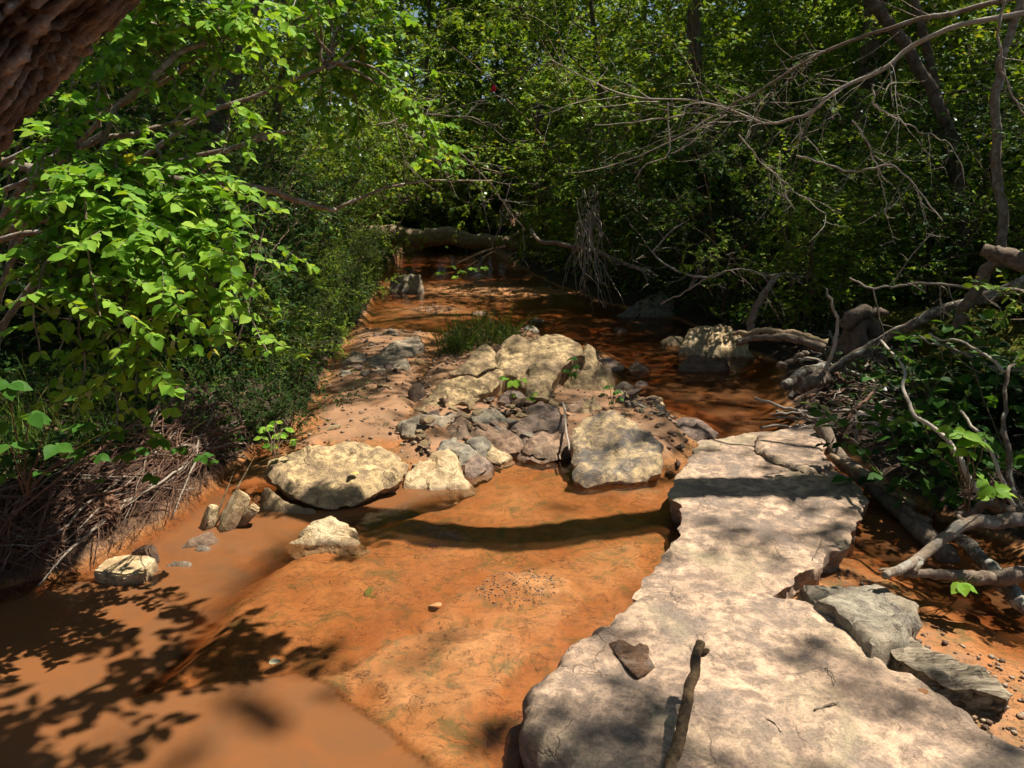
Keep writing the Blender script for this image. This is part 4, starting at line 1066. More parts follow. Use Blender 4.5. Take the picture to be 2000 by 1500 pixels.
for i, (x, y, k, s, rz, lab) in enumerate([
    (7.6, 3.3, 0, 1.0, .3, 'tall tree shading the slabs from beyond the right edge'),
    (6.6, 8.5, 2, 1.0, 2.0, 'tall tree shading the right-hand pool'),
    (-4.6, 7.2, 0, 1.0, 4.0, 'tall tree over the left bank'),
    (-6.5, 3.2, 1, 1.0, 5.0, 'tall tree left of the honeysuckle'),
    (-4.9, 13.0, 1, 1.0, 2.5, 'tall tree over the far left bank'),
    (4.1, 9.6, 2, 1.0, 3.0, 'tall tree leaning over the pool behind the dead boughs'),
    (2.5, 10.6, 2, 1.0, 2.2, 'tall tree added on the right bank, its crown placed to shade the left weeds'),  # added so its crown keeps sun off the left bank weeds
    (-4.0, -2.0, 0, 1.0, 1.2, 'unseen tall tree added behind the viewer on the left bank to dim skylight'),  # from here on: crowns put in behind the camera as a roof against skylight
    (-1.0, -6.0, 1, 1.1, 2.9, 'unseen tall tree added behind the viewer beside the stream to dim skylight'),
    (3.5, -4.5, 0, 1.0, 4.4, 'unseen tall tree added behind the viewer on the right bank to dim skylight'),
    (-7.5, -1.0, 1, 1.0, .8, 'unseen tall tree added farther behind on the left bank to dim skylight')]):
    place((TC + [TS])[k], x, y, rz, s, lab, 'tree', g3)

for i, (x, y, k, s, lab) in enumerate([(-3.3, 6.9, 0, 1.0, 'tree added leaning out over the gravel bar so its crown shades the left bank'), (-3.7, 10.4, 1, 1.0, 'tree added leaning out over the far water so its crown shades the left bank')]):
    place(TL[k], x, y, (-.1, .15)[i], s, lab, 'tree', g3)  # added trees, lean shaped to block the sun from the left bank
place(TLS, 4.6, 7.6, math.pi - .1, .8, 'tree added leaning over the rock dam from the right bank to shade the gravel bar', 'tree', g3)  # mirrored leaning crown added to dapple the dam and the dry bar
place(TS, 6.5, 7.0, 2.0, 1.0, 'thin-crowned tall tree added out of view on the right to dapple the rock dam', 'tree', g3)  # sparse crowns here and below, put in off to the right for dapples
place(TS, 6.9, 1.7, .4, 1.2, 'thin-crowned tall tree added beyond the right edge to dapple the corner slab', 'tree', g3)
for i, (x, y, k, s, lab) in enumerate([
    (-4.6, 12.0, 0, .68, 'leafy young tree rising behind the upper honeysuckle'),
    (-2.3, 21.0, 1, .75, 'leafy young tree just beyond the left part of the log'),
    (-.5, 22.5, 2, .8, 'leafy young tree beyond the middle of the log'),
    (2.1, 16.0, 0, .72, 'leafy young tree behind the hanging twigs'),
    (3.9, 14.2, 1, .75, 'leafy young tree behind the arching dead bough'),
    (5.4, 12.2, 2, .72, 'leafy young tree behind the slender leaning trunk'),
    (7.0, 11.0, 0, .75, 'leafy young tree behind the thin pale trunk'),
    (1.1, 19.0, 2, .8, 'leafy young tree right of the far log end'),
    (-6.3, 11.0, 1, .75, 'leafy young tree far left behind the thicket')]):
    place(TF[k], x, y, 1 + i * 1.9, s, lab, 'tree', 'leafy young trees closing the view')

# far wood as one mass
n = 26000
a = RNG.uniform(-42, 42, n); b = RNG.uniform(36, 44, n); h = RNG.uniform(0, 1, n) ** .8 * 13
ok = fbm(p3(a * .35, h * .5, 3), 77, 3) > -.35
pp = np.stack([a, b, h + 1.2], 1)[ok]; m = len(pp)
far = put('far_woods', leaves('far_woods', pp, RNG.normal(size=(m, 3)), RNG.normal(size=(m, 3)) * .6 + [0, 0, .8], RNG.uniform(.25, .5, m), KITE), M_LEAF)
tag(far, 'distant mass of green woodland closing the view', 'woodland', kind='stuff')

# ------------------------------------------------------------------ tree whose limb arches over the stream from the right
ab = np.array([4.9, 4.7, tz(4.9, 4.7)])
arch = thing('arching_tree', ab, 'tree bending over the stream from the right, shading a band across water and slab', 'tree')
AP = curve([ab, (4.7, 4.55, 1.6), (4.0, 4.3, 2.75), (3.0, 4.03, 3.25), (2.3, 3.98, 3.32), (1.55, 3.78, 3.3), (.95, 3.92, 3.25), (.65, 3.96, 3.22), (.45, 3.98, 3.2)], 90, .015, 3)
ar = np.interp(np.linspace(0, 1, 90), [0, .3, .5, .85, 1], [.16, .13, .12, .11, .04])
put('trunk', barky(AP, ar, 32, 44, .1).mesh('trunk', origin=ab), M_TRUNK, arch)
def sprays(root, org, anchors, nrm_twigs, leaf, seed, mat, tm=ELLIP, tl=(.25, .6), droop=.5, step=.06, name='foliage', woodname='twigs'):
    """leafy side shoots off a limb"""
    pl = Plant(seed); g = pl.rng
    for p in anchors:
        for _ in range(nrm_twigs):
            d = g.normal(size=3); d[2] = abs(d[2]) * .3 - .1
            b = walk(p, d, g.uniform(*tl), 6, g, .2, droop)
            pl.bough(b, .006, .002, 4)
            for q in range(4):
                j = 1 + q; t = b[j + 1] - b[j] if j < 6 else b[j] - b[j - 1]
                pl.twig(walk(b[j], side(t / np.linalg.norm(t), g.uniform(.4, 1.0), g), g.uniform(.12, .28), 4, g, .2, droop), leaf, step, r=.0015)
    put(woodname, pl.w.mesh(woodname, origin=org), M_STEM, root)
    P_, D_, N_, S_ = pl.arrays()
    put(name, leaves(name, P_, D_, N_, S_, tm, origin=org), mat, root)
sprays(arch, ab, list(AP[[70, 80, 87]]), 1, .07, 301, M_LEAF, tl=(.12, .28))
# leafy bough of the leaning tree: its leaves dapple the near pool
bb = curve([TR[267], (-.1, 2.1, 3.0), (-.1, 2.5, 2.6), (.1, 2.75, 2.4)], 30, .01, 2)
mbb = MB(); mbb.tube(bb, np.linspace(.03, .008, 30), 6, .1)
put('bough', mbb.mesh('bough', origin=base), M_LIMB, lean)
sprays(lean, base, [bb[16], bb[20], bb[24], bb[28], bb[29], bb[12]], 3, .085, 302, M_LEAF, tl=(.15, .42), droop=.3)

# ------------------------------------------------------------------ honeysuckle on the left bank
LEAF_ME = []
for k, (fo, dr) in enumerate([(.2, .1), (.3, .25), (.12, .3), (.35, .05)]):
    V, Q, T = tmpl([0, .12, .36, .62, .85, 1], [0, .22, .35, .31, .13, 0], fo, dr)
    LEAF_ME.append((V, Q, T))
def leaf_mesh_set(mat):
    r = []
    for V, Q, T in LEAF_ME:
        m = mesh_np('leaf', V, [Q, T]); m.materials.append(mat); r.append(m)
    return r
HERO_ME, CREEP_ME = leaf_mesh_set(M_HERO), leaf_mesh_set(M_CREEP)
def visible(p):
    d = p - np.array([0, 0, CAMH]); f = d[:, 1] * CP - d[:, 2] * SP; u = d[:, 0] / f; v = (d[:, 1] * SP + d[:, 2] * CP) / f
    return 1000 + u * FPX, 750 - v * FPX
def leaf_parts(root, org, P_, D_, N_, S_, meshes, mass_mat, nmax=300, tm=OVATE, seed=1):
    """the leaves that show largest become parts of their own, the rest one mass"""
    g = np.random.default_rng(seed)
    px, py = visible(P_); inside = (px > 0) & (px < 2000) & (py > 0) & (py < 1500)
    score = S_ / P_[:, 1] * np.where(inside, 1, .01) * g.uniform(.8, 1.2, len(P_))
    order = np.argsort(-score); A, B = order[:nmax], order[nmax:]
    X, Y, Z = frames(D_, N_)
    for i in A:
        o = put('leaf', meshes[int(g.integers(len(meshes)))], None, root)
        M = Matrix(((X[i, 0], Y[i, 0], Z[i, 0]), (X[i, 1], Y[i, 1], Z[i, 1]), (X[i, 2], Y[i, 2], Z[i, 2])))
        o.rotation_euler = M.to_euler(); o.location = P_[i] - org; o.scale = (S_[i],) * 3
    if len(B):
        f = put('foliage', leaves('foliage', P_[B], D_[B], N_[B], S_[B], tm, origin=org), mass_mat, root); f['kind'] = 'stuff'

def honeysuckle(base, starts, ends, leaf, seed, label, tw=10, tl=(.12, .3)):
    base = np.asarray(base); root = thing('honeysuckle_shrub', base, label, 'shrub', 'honeysuckle on the left bank')
    pl = Plant(seed); g = pl.rng
    for s_ in starts:
        c = curve([base + g.normal(size=3) * .05 * [1, 1, 0], (base + s_) / 2 + [-.1, 0, .25], s_], 16, .03, seed); pl.bough(c, .016, .009, 6)
    for k, e in enumerate(ends):
        s_ = min(starts, key=lambda q: np.linalg.norm(q - e) + g.uniform(0, .4))
        mid = (s_ + e) / 2 + np.array([0, 0, .12 + .1 * g.random()])
        c = curve([s_, mid, e], 20, .03, seed + k); pl.bough(c, .008, .0025, 5)
        pl.twig(c[11:], leaf, .05, wood=False)
        for q in range(tw):
            j = int(g.uniform(6, 19)); t = c[min(j + 1, 19)] - c[j - 1]; t /= np.linalg.norm(t)
            d = side(t, g.uniform(.5, 1.1), g); d[2] *= .5
            pl.twig(walk(c[j], d, g.uniform(*tl), 4, g, .15, .9), leaf, leaf * .62, r=.0016, up=1.0)
    put('stem', pl.w.mesh('stem', origin=base), M_LIMB, root)
    P_, D_, N_, S_ = pl.arrays()
    N_ = N_ + np.array([.12, -.25, 0])
    leaf_parts(root, base, P_, D_, N_, S_, HERO_ME, M_HERO2, 300, OVATE, seed)
honeysuckle((-2.75, 3.1, .55), [P(60, 300, 3.0), P(150, 330, 2.95), P(190, 420, 2.85), P(330, 420, 3.0)],
            [P(x, y, Y) for x, y, Y in [(120, 470, 2.6), (150, 600, 2.5), (230, 700, 2.5), (270, 760, 2.5), (330, 650, 2.55), (360, 560, 2.65), (430, 520, 2.75), (470, 480, 2.8), (450, 600, 2.7),
                                        (520, 690, 2.75), (400, 680, 2.65), (300, 520, 2.6), (230, 560, 2.5), (180, 480, 2.6), (260, 430, 2.7), (380, 440, 2.85), (90, 560, 2.45), (330, 730, 2.6), (130, 700, 2.45), (330, 600, 2.5), (210, 640, 2.4), (60, 420, 2.6), (140, 380, 2.7), (240, 360, 2.8), (320, 340, 2.9), (400, 380, 2.9), (160, 780, 2.5), (220, 830, 2.55), (60, 680, 2.4)]],
            .049, 410, 'drooping lower honeysuckle on the left bank, sunlit broad leaves hanging over the roots', 9)
honeysuckle((-2.6, 3.7, .6), [P(200, 250, 3.2), P(330, 130, 3.15), P(420, 80, 3.2), P(560, 250, 4.0), P(640, 120, 4.0)],
            [P(x, y, Y + (.9 if x > 600 else .5 if x > 530 else 0)) for x, y, Y in [(250, 40, 2.9), (330, 20, 2.95), (260, 150, 2.9), (200, 220, 2.8), (340, 200, 3.0), (420, 30, 3.0), (440, 150, 3.1), (500, 60, 3.1), (560, 20, 3.1), (590, 100, 3.2), (640, 50, 3.2), (650, 160, 3.3),
                                        (700, 110, 3.3), (740, 200, 3.4), (700, 260, 3.4), (800, 240, 3.5), (860, 290, 3.5), (900, 340, 3.6), (620, 240, 3.3), (540, 180, 3.2), (120, 220, 2.8), (100, 320, 2.8), (760, 30, 3.4), (480, 240, 3.2)]],
            .05, 411, 'upper honeysuckle arching from the leaning trunk out over the stream', 11, (.1, .28))

def c1(x, y): return (x * .35, y * .35)
limb('fallen_pole', pd(c1, (-150, 880, 3.5), (250, 960, 3.55), (480, 1010, 3.6), (800, 1012, 3.7), (1090, 1016, 3.8), (1300, 1030, 3.9), (1500, 1070, 4.0), (1660, 1120, 4.1), (1880, 1172, 4.3)), .022, .013, M_LIMB,
     'long thin fallen pole lying level through the left thicket', 'branch', n=60, wob=.012, parts=[
     ('fork', pd(c1, (1870, 1170, 4.3), (2000, 1105, 4.35), (2160, 1045, 4.4), (2420, 1010, 4.5), (2740, 1012, 4.6)), .011, .004),
     ('side_branch', pd(c1, (1090, 1010, 3.8), (1200, 880, 3.75), (1350, 800, 3.7), (1480, 750, 3.7), (1640, 730, 3.7)), .010, .004),
     ('side_branch', pd(c1, (230, 1080, 3.45), (330, 1060, 3.5), (480, 1020, 3.6)), .016, .014)])
for nm, pts, r0, r1, lab in [
    ('bare_stem', pd(c1, (490, 1130, 2.95), (500, 1000, 2.95), (550, 880, 2.9), (600, 740, 2.9), (650, 610, 2.9), (720, 530, 2.9), (800, 470, 2.9), (900, 390, 2.95), (1000, 310, 3.0), (1150, 235, 3.05)), .009, .011, 'curved pale honeysuckle stem bending up through the bright leaves'),
    ('bare_stem', pd(c1, (150, 955, 3.2), (370, 850, 3.15), (560, 780, 3.1), (850, 720, 3.2), (1100, 660, 3.3)), .013, .006, 'pale slanting stem under the leaning trunk'),
    ('bare_stem', pd(c1, (740, 890, 3.0), (900, 720, 3.0), (1080, 570, 3.0), (1200, 400, 3.0)), .005, .004, 'thin grey stem slanting up right of the curved stem'),
    ('bare_stem', pd(c1, (1270, 640, 3.3), (1270, 750, 3.3), (1200, 950, 3.3), (1110, 1060, 3.3)), .005, .004, 'thin stem hanging down to the fallen pole'),
    ('bare_stem', pd(c1, (950, 720, 3.1), (1050, 750, 3.1), (1100, 890, 3.1), (1200, 980, 3.1), (1360, 1085, 3.1)), .005, .002, 'crooked dead twig in the dark gap above the fallen pole')]:
    limb(nm, pts, r0, r1, M_LIMB, lab, 'branch', 'bare stems in the left thicket', n=36, wob=.008)

# ------------------------------------------------------------------ creeper and low plants
def clusters(name, items, label, seed, meshes, size, group=None, origin=None, stemmat=M_STEM):
    """plants of palmate leaves: items (px, py, Y, leaflets, size factor, spread angle offset)"""
    g = np.random.default_rng(seed)
    org = np.array(origin) if origin is not None else P(*items[0][:3])
    root = thing(name, org, label, 'plant', group); mb = MB(); k = 0
    for px, py, Y, nl, sf in items:
        c = P(px, py, Y)
        mb.tube(curve([org, (org + c) / 2 + [0, 0, .04], c], 8, .01, seed + k), .002, 4); k += 1
        a0 = g.uniform(0, 6.28)
        for j in range(nl):
            a = a0 + (j - (nl - 1) / 2) * (4.6 / nl) + g.uniform(-.15, .15)
            d = np.array([math.cos(a), math.sin(a) * .8 - .15, -.18 + .15 * g.normal()]); nrm = np.array([.1, -.35, 1]) + g.normal(size=3) * .2
            X, Yv, Z = frames(d[None], nrm[None])
            o = put('leaf', meshes[int(g.integers(len(meshes)))], None, root)
            o.rotation_euler = Matrix((X[0], Yv[0], Z[0])).transposed().to_euler(); o.location = c - org
            o.scale = (size * sf * g.uniform(.85, 1.1),) * 3
    put('stem', mb.mesh('stem', origin=org), stemmat, root)
gz = lambda px, py: G(px, py, .3)
clusters('creeper', [(20, 750, 2.1, 5, 1.2), (60, 810, 2.1, 5, 1.2), (20, 870, 2.05, 3, 1.2), (110, 870, 2.15, 3, 1.1), (160, 830, 2.3, 5, 1), (190, 890, 2.3, 3, .9), (80, 920, 2.1, 3, .6), (130, 780, 2.3, 3, .9), (10, 930, 2.05, 3, .7)],
         'creeper with large three-parted leaves at the left edge', 5, CREEP_ME, .05, 'creepers on the root bank', (-1.75, 2.6, .42))
clusters('creeper', [(120, 875, 2.35, 3, 1), (165, 880, 2.35, 3, 1), (240, 890, 2.5, 3, .8), (300, 930, 2.55, 2, .8), (265, 880, 2.5, 3, .8), (350, 875, 2.7, 3, .7), (395, 890, 2.8, 3, .7), (230, 850, 2.5, 3, .7), (420, 900, 2.9, 3, .6), (190, 940, 2.45, 3, .45), (90, 925, 2.3, 2, .5), (310, 860, 2.6, 3, .8)],
         'smaller trailing creeper above the exposed roots', 6, CREEP_ME, .062, 'creepers on the root bank', (-1.35, 3.0, .42))
RP = 'leafy shoots on the right bank'
org = G(1890, 1000, .25)
clusters('leafy_shoot', [(1862, 838, 2.75, 3, .9), (1880, 850, 2.72, 5, 1.1), (1905, 862, 2.7, 4, 1.1), (1925, 848, 2.75, 3, .8), (1890, 880, 2.7, 3, .9), (1850, 868, 2.8, 3, .6), (1835, 880, 2.8, 3, .6)],
         'sunlit sprig of pointed green leaves over the dark right bank', 7, HERO_ME, .062, RP, org)
clusters('leafy_shoot', [(1925, 940, 2.6, 3, .9), (1945, 955, 2.55, 5, 1.1), (1965, 965, 2.6, 4, .9), (1930, 970, 2.6, 3, .8), (1910, 925, 2.65, 2, .7)],
         'bright sprig beside the thick grey limb at the right edge', 8, HERO_ME, .055, RP, G(1960, 1030, .2))
clusters('leafy_shoot', [(1880, 1140, 2.45, 5, 1.15)], 'single five-leaved shoot under the thick grey limb', 9, HERO_ME, .05, RP, P(1925, 1150, 2.5))
# shaded stems on the right bank
pl_items = []
root = thing('leafy_shoots', G(1850, 930, .25), 'dense stand of shaded green shoots filling the right bank above the limb', 'plant', RP)
org = np.array(root.location); pl = Plant(77); g = pl.rng
for k in range(34):
    b = np.array([g.uniform(1.75, 2.9), g.uniform(2.9, 4.6), 0]); b[2] = tz(b[0], b[1])
    if b[0] / b[1] < .5: b[0] = b[1] * g.uniform(.52, .8)
    st = walk(b, (g.normal() * .3 - .2, g.normal() * .3 - .2, 1), g.uniform(.35, .8), 8, g, .15, .5)
    pl.bough(st, .005, .002, 4); pl.twig(st, .075, .075, wood=False, start=.3)
    for j in (3, 4, 5, 6, 7):
        t = st[j] - st[j - 1]; t /= np.linalg.norm(t)
        pl.twig(walk(st[j], side(t, 1.0, g), g.uniform(.12, .25), 4, g, .15, .6), .07, .055, r=.0015)
put('stem', pl.w.mesh('stem', origin=org), M_STEM, root)
leaf_parts(root, org, *pl.arrays(), CREEP_ME, M_LEAF_SHADE, 300, OVATE, 3)

clusters('seedling', [(1003, 745, 4.75, 5, 1), (1020, 742, 4.75, 3, .8), (988, 738, 4.75, 3, .8), (1005, 770, 4.74, 3, .6)], 'young green seedling on a reddish stem in the middle of the dam', 10, HERO_ME, .06, 'seedlings on the rock dam', G(998, 800, .1))
clusters('seedling', [(1118, 700, 5.1, 5, .8), (1125, 715, 5.08, 5, .9), (1120, 730, 5.05, 4, .8), (1108, 722, 5.05, 4, .7)], 'green weed growing in the cleft between the crest boulders', 11, CREEP_ME, .055, 'seedlings on the rock dam', P(1115, 745, 5.1))
clusters('seedling', [(1190, 755, 4.6, 4, .8), (1205, 765, 4.6, 5, .8), (1212, 778, 4.6, 4, .8), (1180, 770, 4.6, 4, .6), (1195, 785, 4.6, 4, .7)], 'small weed beside the lower right of the blocky boulder', 12, CREEP_ME, .05, 'seedlings on the rock dam', G(1195, 800, .08))
clusters('seedling', [(1035, 778, 4.7, 4, .8), (1042, 770, 4.7, 3, .7)], 'tiny sprig right of the seedling stem', 13, HERO_ME, .045, 'seedlings on the rock dam', G(1036, 790, .1))
clusters('leafy_weed', [(520, 835, 3.75, 5, 1), (545, 850, 3.7, 5, 1), (530, 870, 3.65, 5, .9), (560, 838, 3.75, 4, .9), (510, 855, 3.7, 4, .9), (575, 860, 3.75, 4, .7), (540, 825, 3.8, 4, .8)], 'bright yellow-green weed above the big yellow boulder', 14, HERO_ME, .05, None, G(535, 890, .22))
clusters('leafy_shoot', [(860, 532, 11, 5, 1), (880, 520, 11, 5, 1), (905, 530, 11, 5, 1), (925, 525, 11, 5, 1), (945, 522, 11, 5, 1), (890, 540, 11, 4, .8)], 'leafy twig hanging over the far water', 15, HERO_ME, .09, None, P(985, 480, 11.2))

# ------------------------------------------------------------------ ground cover, weeds, grass, litter
def scatter(cond, n, xr, yr, seed):
    g = np.random.default_rng(seed)
    x = g.uniform(*xr, n * 3); y = yr[0] + (yr[1] - yr[0]) * g.random(n * 3) ** 1.6
    z = terrain(x, y); k = cond(x, y, z); return x[k][:n], y[k][:n], z[k][:n], g
def cover(name, cond, n, xr, yr, hmax, size, tm, mat, label, cat, seed, vert=.4):
    x, y, z, g = scatter(cond, n, xr, yr, seed); m = len(x)
    cl = np.clip(.55 + .6 * fbm(p3(x * 1.4, y * 1.4), seed, 3), .08, 1.2)
    p = np.stack([x, y, z + g.random(m) ** 1.3 * hmax * cl], 1)
    d = g.normal(size=(m, 3)); d[:, 2] = d[:, 2] * .35 + vert * .3
    nn = g.normal(size=(m, 3)) * .5 + [0.1, -.15, 1]
    sz = size * g.uniform(.5, 1.2, m) * (1 + np.clip(y - 5, 0, 20) * .06)
    return tag(put(name, leaves(name, p, d, nn, sz, tm, rng=g), mat), label, cat, kind='stuff')
inL = lambda x, y, z: (sdist(LEFT, x, y) > np.where(y > 3.8, -.03, .12)) & (z > np.where(y > 3.8, .02, .12))
inR = lambda x, y, z: (sdist(RIGHT, x, y) > .22) & (z > .09)
cover('ground_cover', inL, 30000, (-5, 0), (2.4, 9), .30, .05, KITE, M_LEAF_SHADE, 'low weeds and seedlings covering the left bank', 'ground cover', 21)
cover('ground_cover', inL, 16000, (-8, 0), (8, 24), .5, .06, KITE, M_LEAF_SHADE, 'low undergrowth along the far left bank', 'ground cover', 22)
cover('ground_cover', inR, 20000, (1.2, 6), (3.6, 9), .25, .045, KITE, M_LEAF_SHADE, 'low weeds under the right bank shrubs', 'ground cover', 23)
cover('ground_cover', inR, 16000, (0, 9), (8, 24), .5, .06, KITE, M_LEAF, 'low undergrowth along the far right bank', 'ground cover', 24)
cover('leaf_litter', inL, 5000, (-4, 0), (2.2, 7), .02, .055, KITE, plain_mat('dead_leaf', (.17, .105, .06), .8), 'dry brown leaves strewn under the left bank plants', 'leaf litter', 25, 0)
cover('leaf_litter', lambda x, y, z: (sdist(RIGHT, x, y) > .03) & (z > .03), 6000, (1.2, 5), (2.2, 8), .02, .055, KITE, bpy.data.materials['dead_leaf'], 'dry brown leaves strewn under the right bank brush', 'leaf litter', 26, 0)
# ferny weeds by the left water edge
fern = gp([(600, 760), (640, 690), (690, 640), (735, 575), (758, 520), (790, 497), (740, 470), (660, 480), (560, 560), (500, 640), (500, 760)])
fern = np.array(fern)
inF = lambda x, y, z: sdist(fern, x, y) > 0
cover('fern_weeds', inF, 34000, (fern[:, 0].min(), fern[:, 0].max()), (fern[:, 1].min(), fern[:, 1].max()), .6, .05, tmpl([0, .4, 1], [0, .2, 0], .3, .3), M_FERN, 'feathery green weeds crowding the left edge of the far water', 'weeds', 27)
def grass(label, xr, yr, n, hh, seed, cond, w=1.0):
    x, y, z, g = scatter(cond, n, xr, yr, seed); m = len(x)
    d = g.normal(size=(m, 3)) * .35; d[:, 2] = 1
    nn = np.stack([g.normal(size=m), g.normal(size=m), np.zeros(m) + .1], 1)
    tm = tmpl([0, .25, .5, .75, 1], [.008 * w, .012 * w, .011 * w, .007 * w, 0], 0, .55)
    return tag(put('grass', leaves('grass', np.stack([x, y, z - .01], 1), d, nn, hh * g.uniform(.5, 1.2, m), tm, rng=g), M_GRASS), label, 'grass', kind='stuff')
grass('tall grass blades among the weeds on the far left bank', (fern[:, 0].min(), fern[:, 0].max()), (fern[:, 1].min(), fern[:, 1].max()), 900, .45, 31, inF)
tuft = np.array(gp([(858, 690), (880, 668), (930, 655), (1010, 652), (1020, 672), (960, 682), (900, 694)], .05))
grass('grass tuft growing just behind the rock dam', (tuft[:, 0].min(), tuft[:, 0].max()), (tuft[:, 1].min(), tuft[:, 1].max()), 420, .3, 32, lambda x, y, z: sdist(tuft, x, y) > 0)
cover('leafy_weeds', lambda x, y, z: sdist(tuft, x, y) > 0, 600, (tuft[:, 0].min(), tuft[:, 0].max()), (tuft[:, 1].min(), tuft[:, 1].max()), .22, .05, tmpl([0, .4, 1], [0, .2, 0], .3, .3), M_FERN, 'small leafy weeds mixed into the grass tuft', 'weeds', 33)
grass('thin grass on the left bank under the honeysuckle', (-2.5, -1), (2.9, 5), 900, .25, 34, inL, .8)

# ------------------------------------------------------------------ root bank
E0 = np.array(gp([(-60, 1172), (0, 1150), (150, 1108), (320, 1015), (415, 945), (490, 885)]))
def edge(s):
    i = min(int(s * 5), 4); f = s * 5 - i; return E0[i] * (1 - f) + E0[i + 1] * f
def on_bank(s, h, off):                    # point in front of the bank face at height h
    p = edge(np.clip(s, 0, .999)); return np.array([p[0] - h * .38 + off * .45, p[1] + h * .30 - off * .85, h])
mat_root = thing('root_mat', (*edge(.3), 0), 'tangle of exposed reddish roots hanging from the undercut left bank', 'roots')
ro = np.array(mat_root.location)
for k in range(190):
    s0 = RND.uniform(.0, .95); ln = RND.uniform(.12, .5) * RND.choice([-1, -1, 1])
    h0 = RND.uniform(.16, .46); h1 = RND.uniform(.0, .22)
    pts = [on_bank(s0 + ln * t, h0 + (h1 - h0) * t ** 1.5, .03 + .08 * math.sin(t * 2.6) + RND.uniform(0, .03)) for t in (0, .25, .5, .75, 1)]
    r = RND.choice([.002, .002, .003, .003, .005, .008])
    mb = MB(); mb.tube(curve(pts, 20, .018, k, 5), np.linspace(r, r * .5, 20), 5, .1, k)
    put('root', mb.mesh('root', origin=ro), M_ROOT if k % 7 else M_TWIG, mat_root)
mb = MB()
for k in range(1700):
    s0 = RND.uniform(.0, .9); h0 = RND.uniform(.04, .36)
    p = on_bank(s0, h0, RND.uniform(.0, .14)); d = np.array([RND.gauss(.2, .6), RND.gauss(-.5, .5), RND.gauss(-.5, .5)])
    mb.tube(walk(p, d, RND.uniform(.04, .16), 6, RNG, .5, 2.5), np.linspace(.0014, .0005, 7), 3, cap=False)
fr = put('rootlets', mb.mesh('rootlets', origin=ro), M_ROOT, mat_root); fr['kind'] = 'stuff'
def lump(c, r, amp, seed, nseg=40, freq=3.0):
    u, v = np.meshgrid(np.linspace(0, 2 * np.pi, nseg, endpoint=False), np.linspace(.02, np.pi - .02, nseg // 2))
    D = np.stack([np.cos(u) * np.sin(v), np.sin(u) * np.sin(v), np.cos(v)], 2).reshape(-1, 3)
    R = 1 + amp * fbm(D * freq, seed, 5)
    V = D * R[:, None] * np.array(r)
    n, m = nseg // 2, nseg
    i = np.arange(n - 1)[:, None] * m; j = np.arange(m)[None]; k = (j + 1) % m
    Q = np.stack([i + j, i + m + j, i + m + k, i + k], 2).reshape(-1, 4)
    return V + np.array(c), Q
M_CLOD = plain_mat('red_soil', (.16, .085, .05), .95, .7, 60)
for k, (s, h, r) in enumerate([(.34, .15, .09), (.47, .17, .09), (.22, .12, .07)]):
    V, Q = lump(on_bank(s, h, .02) - ro, (r * .95, r * .7, r * .8), .32, 60 + k, 80, 9)
    put('soil_clod', mesh_np('soil_clod', V, [Q]), M_CLOD, mat_root)

# ------------------------------------------------------------------ driftwood, logs and sticks
M_OLDLOG = bark_mat('log_weathered', (.17, .12, .078), (.44, .33, .215), .5, (.22, .21, .08), 1.0, .4)
limb('fallen_log', [P(470, 425, 16.6), P(620, 445, 16.3), P(780, 461, 16), P(900, 467, 15.8), P(990, 473, 15.7), P(1040, 477, 15.6)], .24, .11, M_OLDLOG, 'big weathered log fallen across the far stream', 'log', n=120, wob=.06, sides=36, rough=.16,
     parts=[('branch_stub', [P(775, 450, 15.9), P(780, 435, 15.9), P(790, 422, 15.8)], .025, .012), ('branch_stub', [P(1000, 465, 15.6), P(1040, 440, 15.6), P(1090, 425, 15.5)], .06, .02)])
def z2(x, y): return (1500 + x * .25, 560 + y * .25)
def z6(x, y): return (1500 + x * .25, 850 + y * .25)
DW = 'driftwood on the right bank'
limb('driftwood_log', pd(z6, (400, -60, 4.15), (560, 170, 3.95), (750, 330, 3.7), (950, 520, 3.45), (1100, 660, 3.25), (1250, 800, 3.08), (1450, 980, 2.9)), .04, .044, M_DRIFT, 'straight brown log lying along the right edge of the long slab', 'log', DW, n=60, wob=.012, sides=16, rough=.15)
limb('driftwood_stick', pd(z6, (490, 155, 3.85), (700, 270, 3.65), (870, 380, 3.5), (1000, 460, 3.4), (1150, 540, 3.3)), .016, .018, M_LOG, 'yellowish stick resting on the straight brown log', 'stick', DW, n=40, wob=.008)
limb('driftwood_stick', pd(z6, (1040, 560, 3.3), (1150, 620, 3.2), (1270, 680, 3.1)), .016, .013, M_DRIFT, 'short thick stick beside the lower end of the straight brown log', 'stick', DW, n=20)
limb('driftwood_limb', pd(z6, (2300, 640, 2.75), (2000, 645, 2.75), (1800, 665, 2.74), (1640, 670, 2.72), (1500, 720, 2.68), (1350, 840, 2.6), (1150, 985, 2.5), (1000, 1070, 2.43), (905, 1110, 2.4)), .032, .013, M_LIMB, 'thick grey bent limb reaching in from the right edge to the grey stone', 'branch', DW, n=60, wob=.008, sides=18, rough=.1,
     parts=[('branch_stub', pd(z6, (1010, 1055, 2.43), (930, 1050, 2.43), (860, 1055, 2.42)), .012, .004), ('branch_stub', pd(z6, (1180, 970, 2.5), (1190, 1010, 2.48), (1130, 1060, 2.46)), .016, .008), ('branch_stub', pd(z6, (1530, 700, 2.68), (1500, 650, 2.7), (1480, 630, 2.72)), .014, .006)])
limb('driftwood_limb', pd(z6, (1060, 1075, 2.5), (1300, 1090, 2.5), (1600, 1112, 2.5), (1800, 1112, 2.5), (2300, 1030, 2.5)), .014, .032, M_DRIFT, 'rotten brown limb lying below the thick grey bent limb', 'branch', DW, n=50, wob=.01, sides=12, rough=.2)
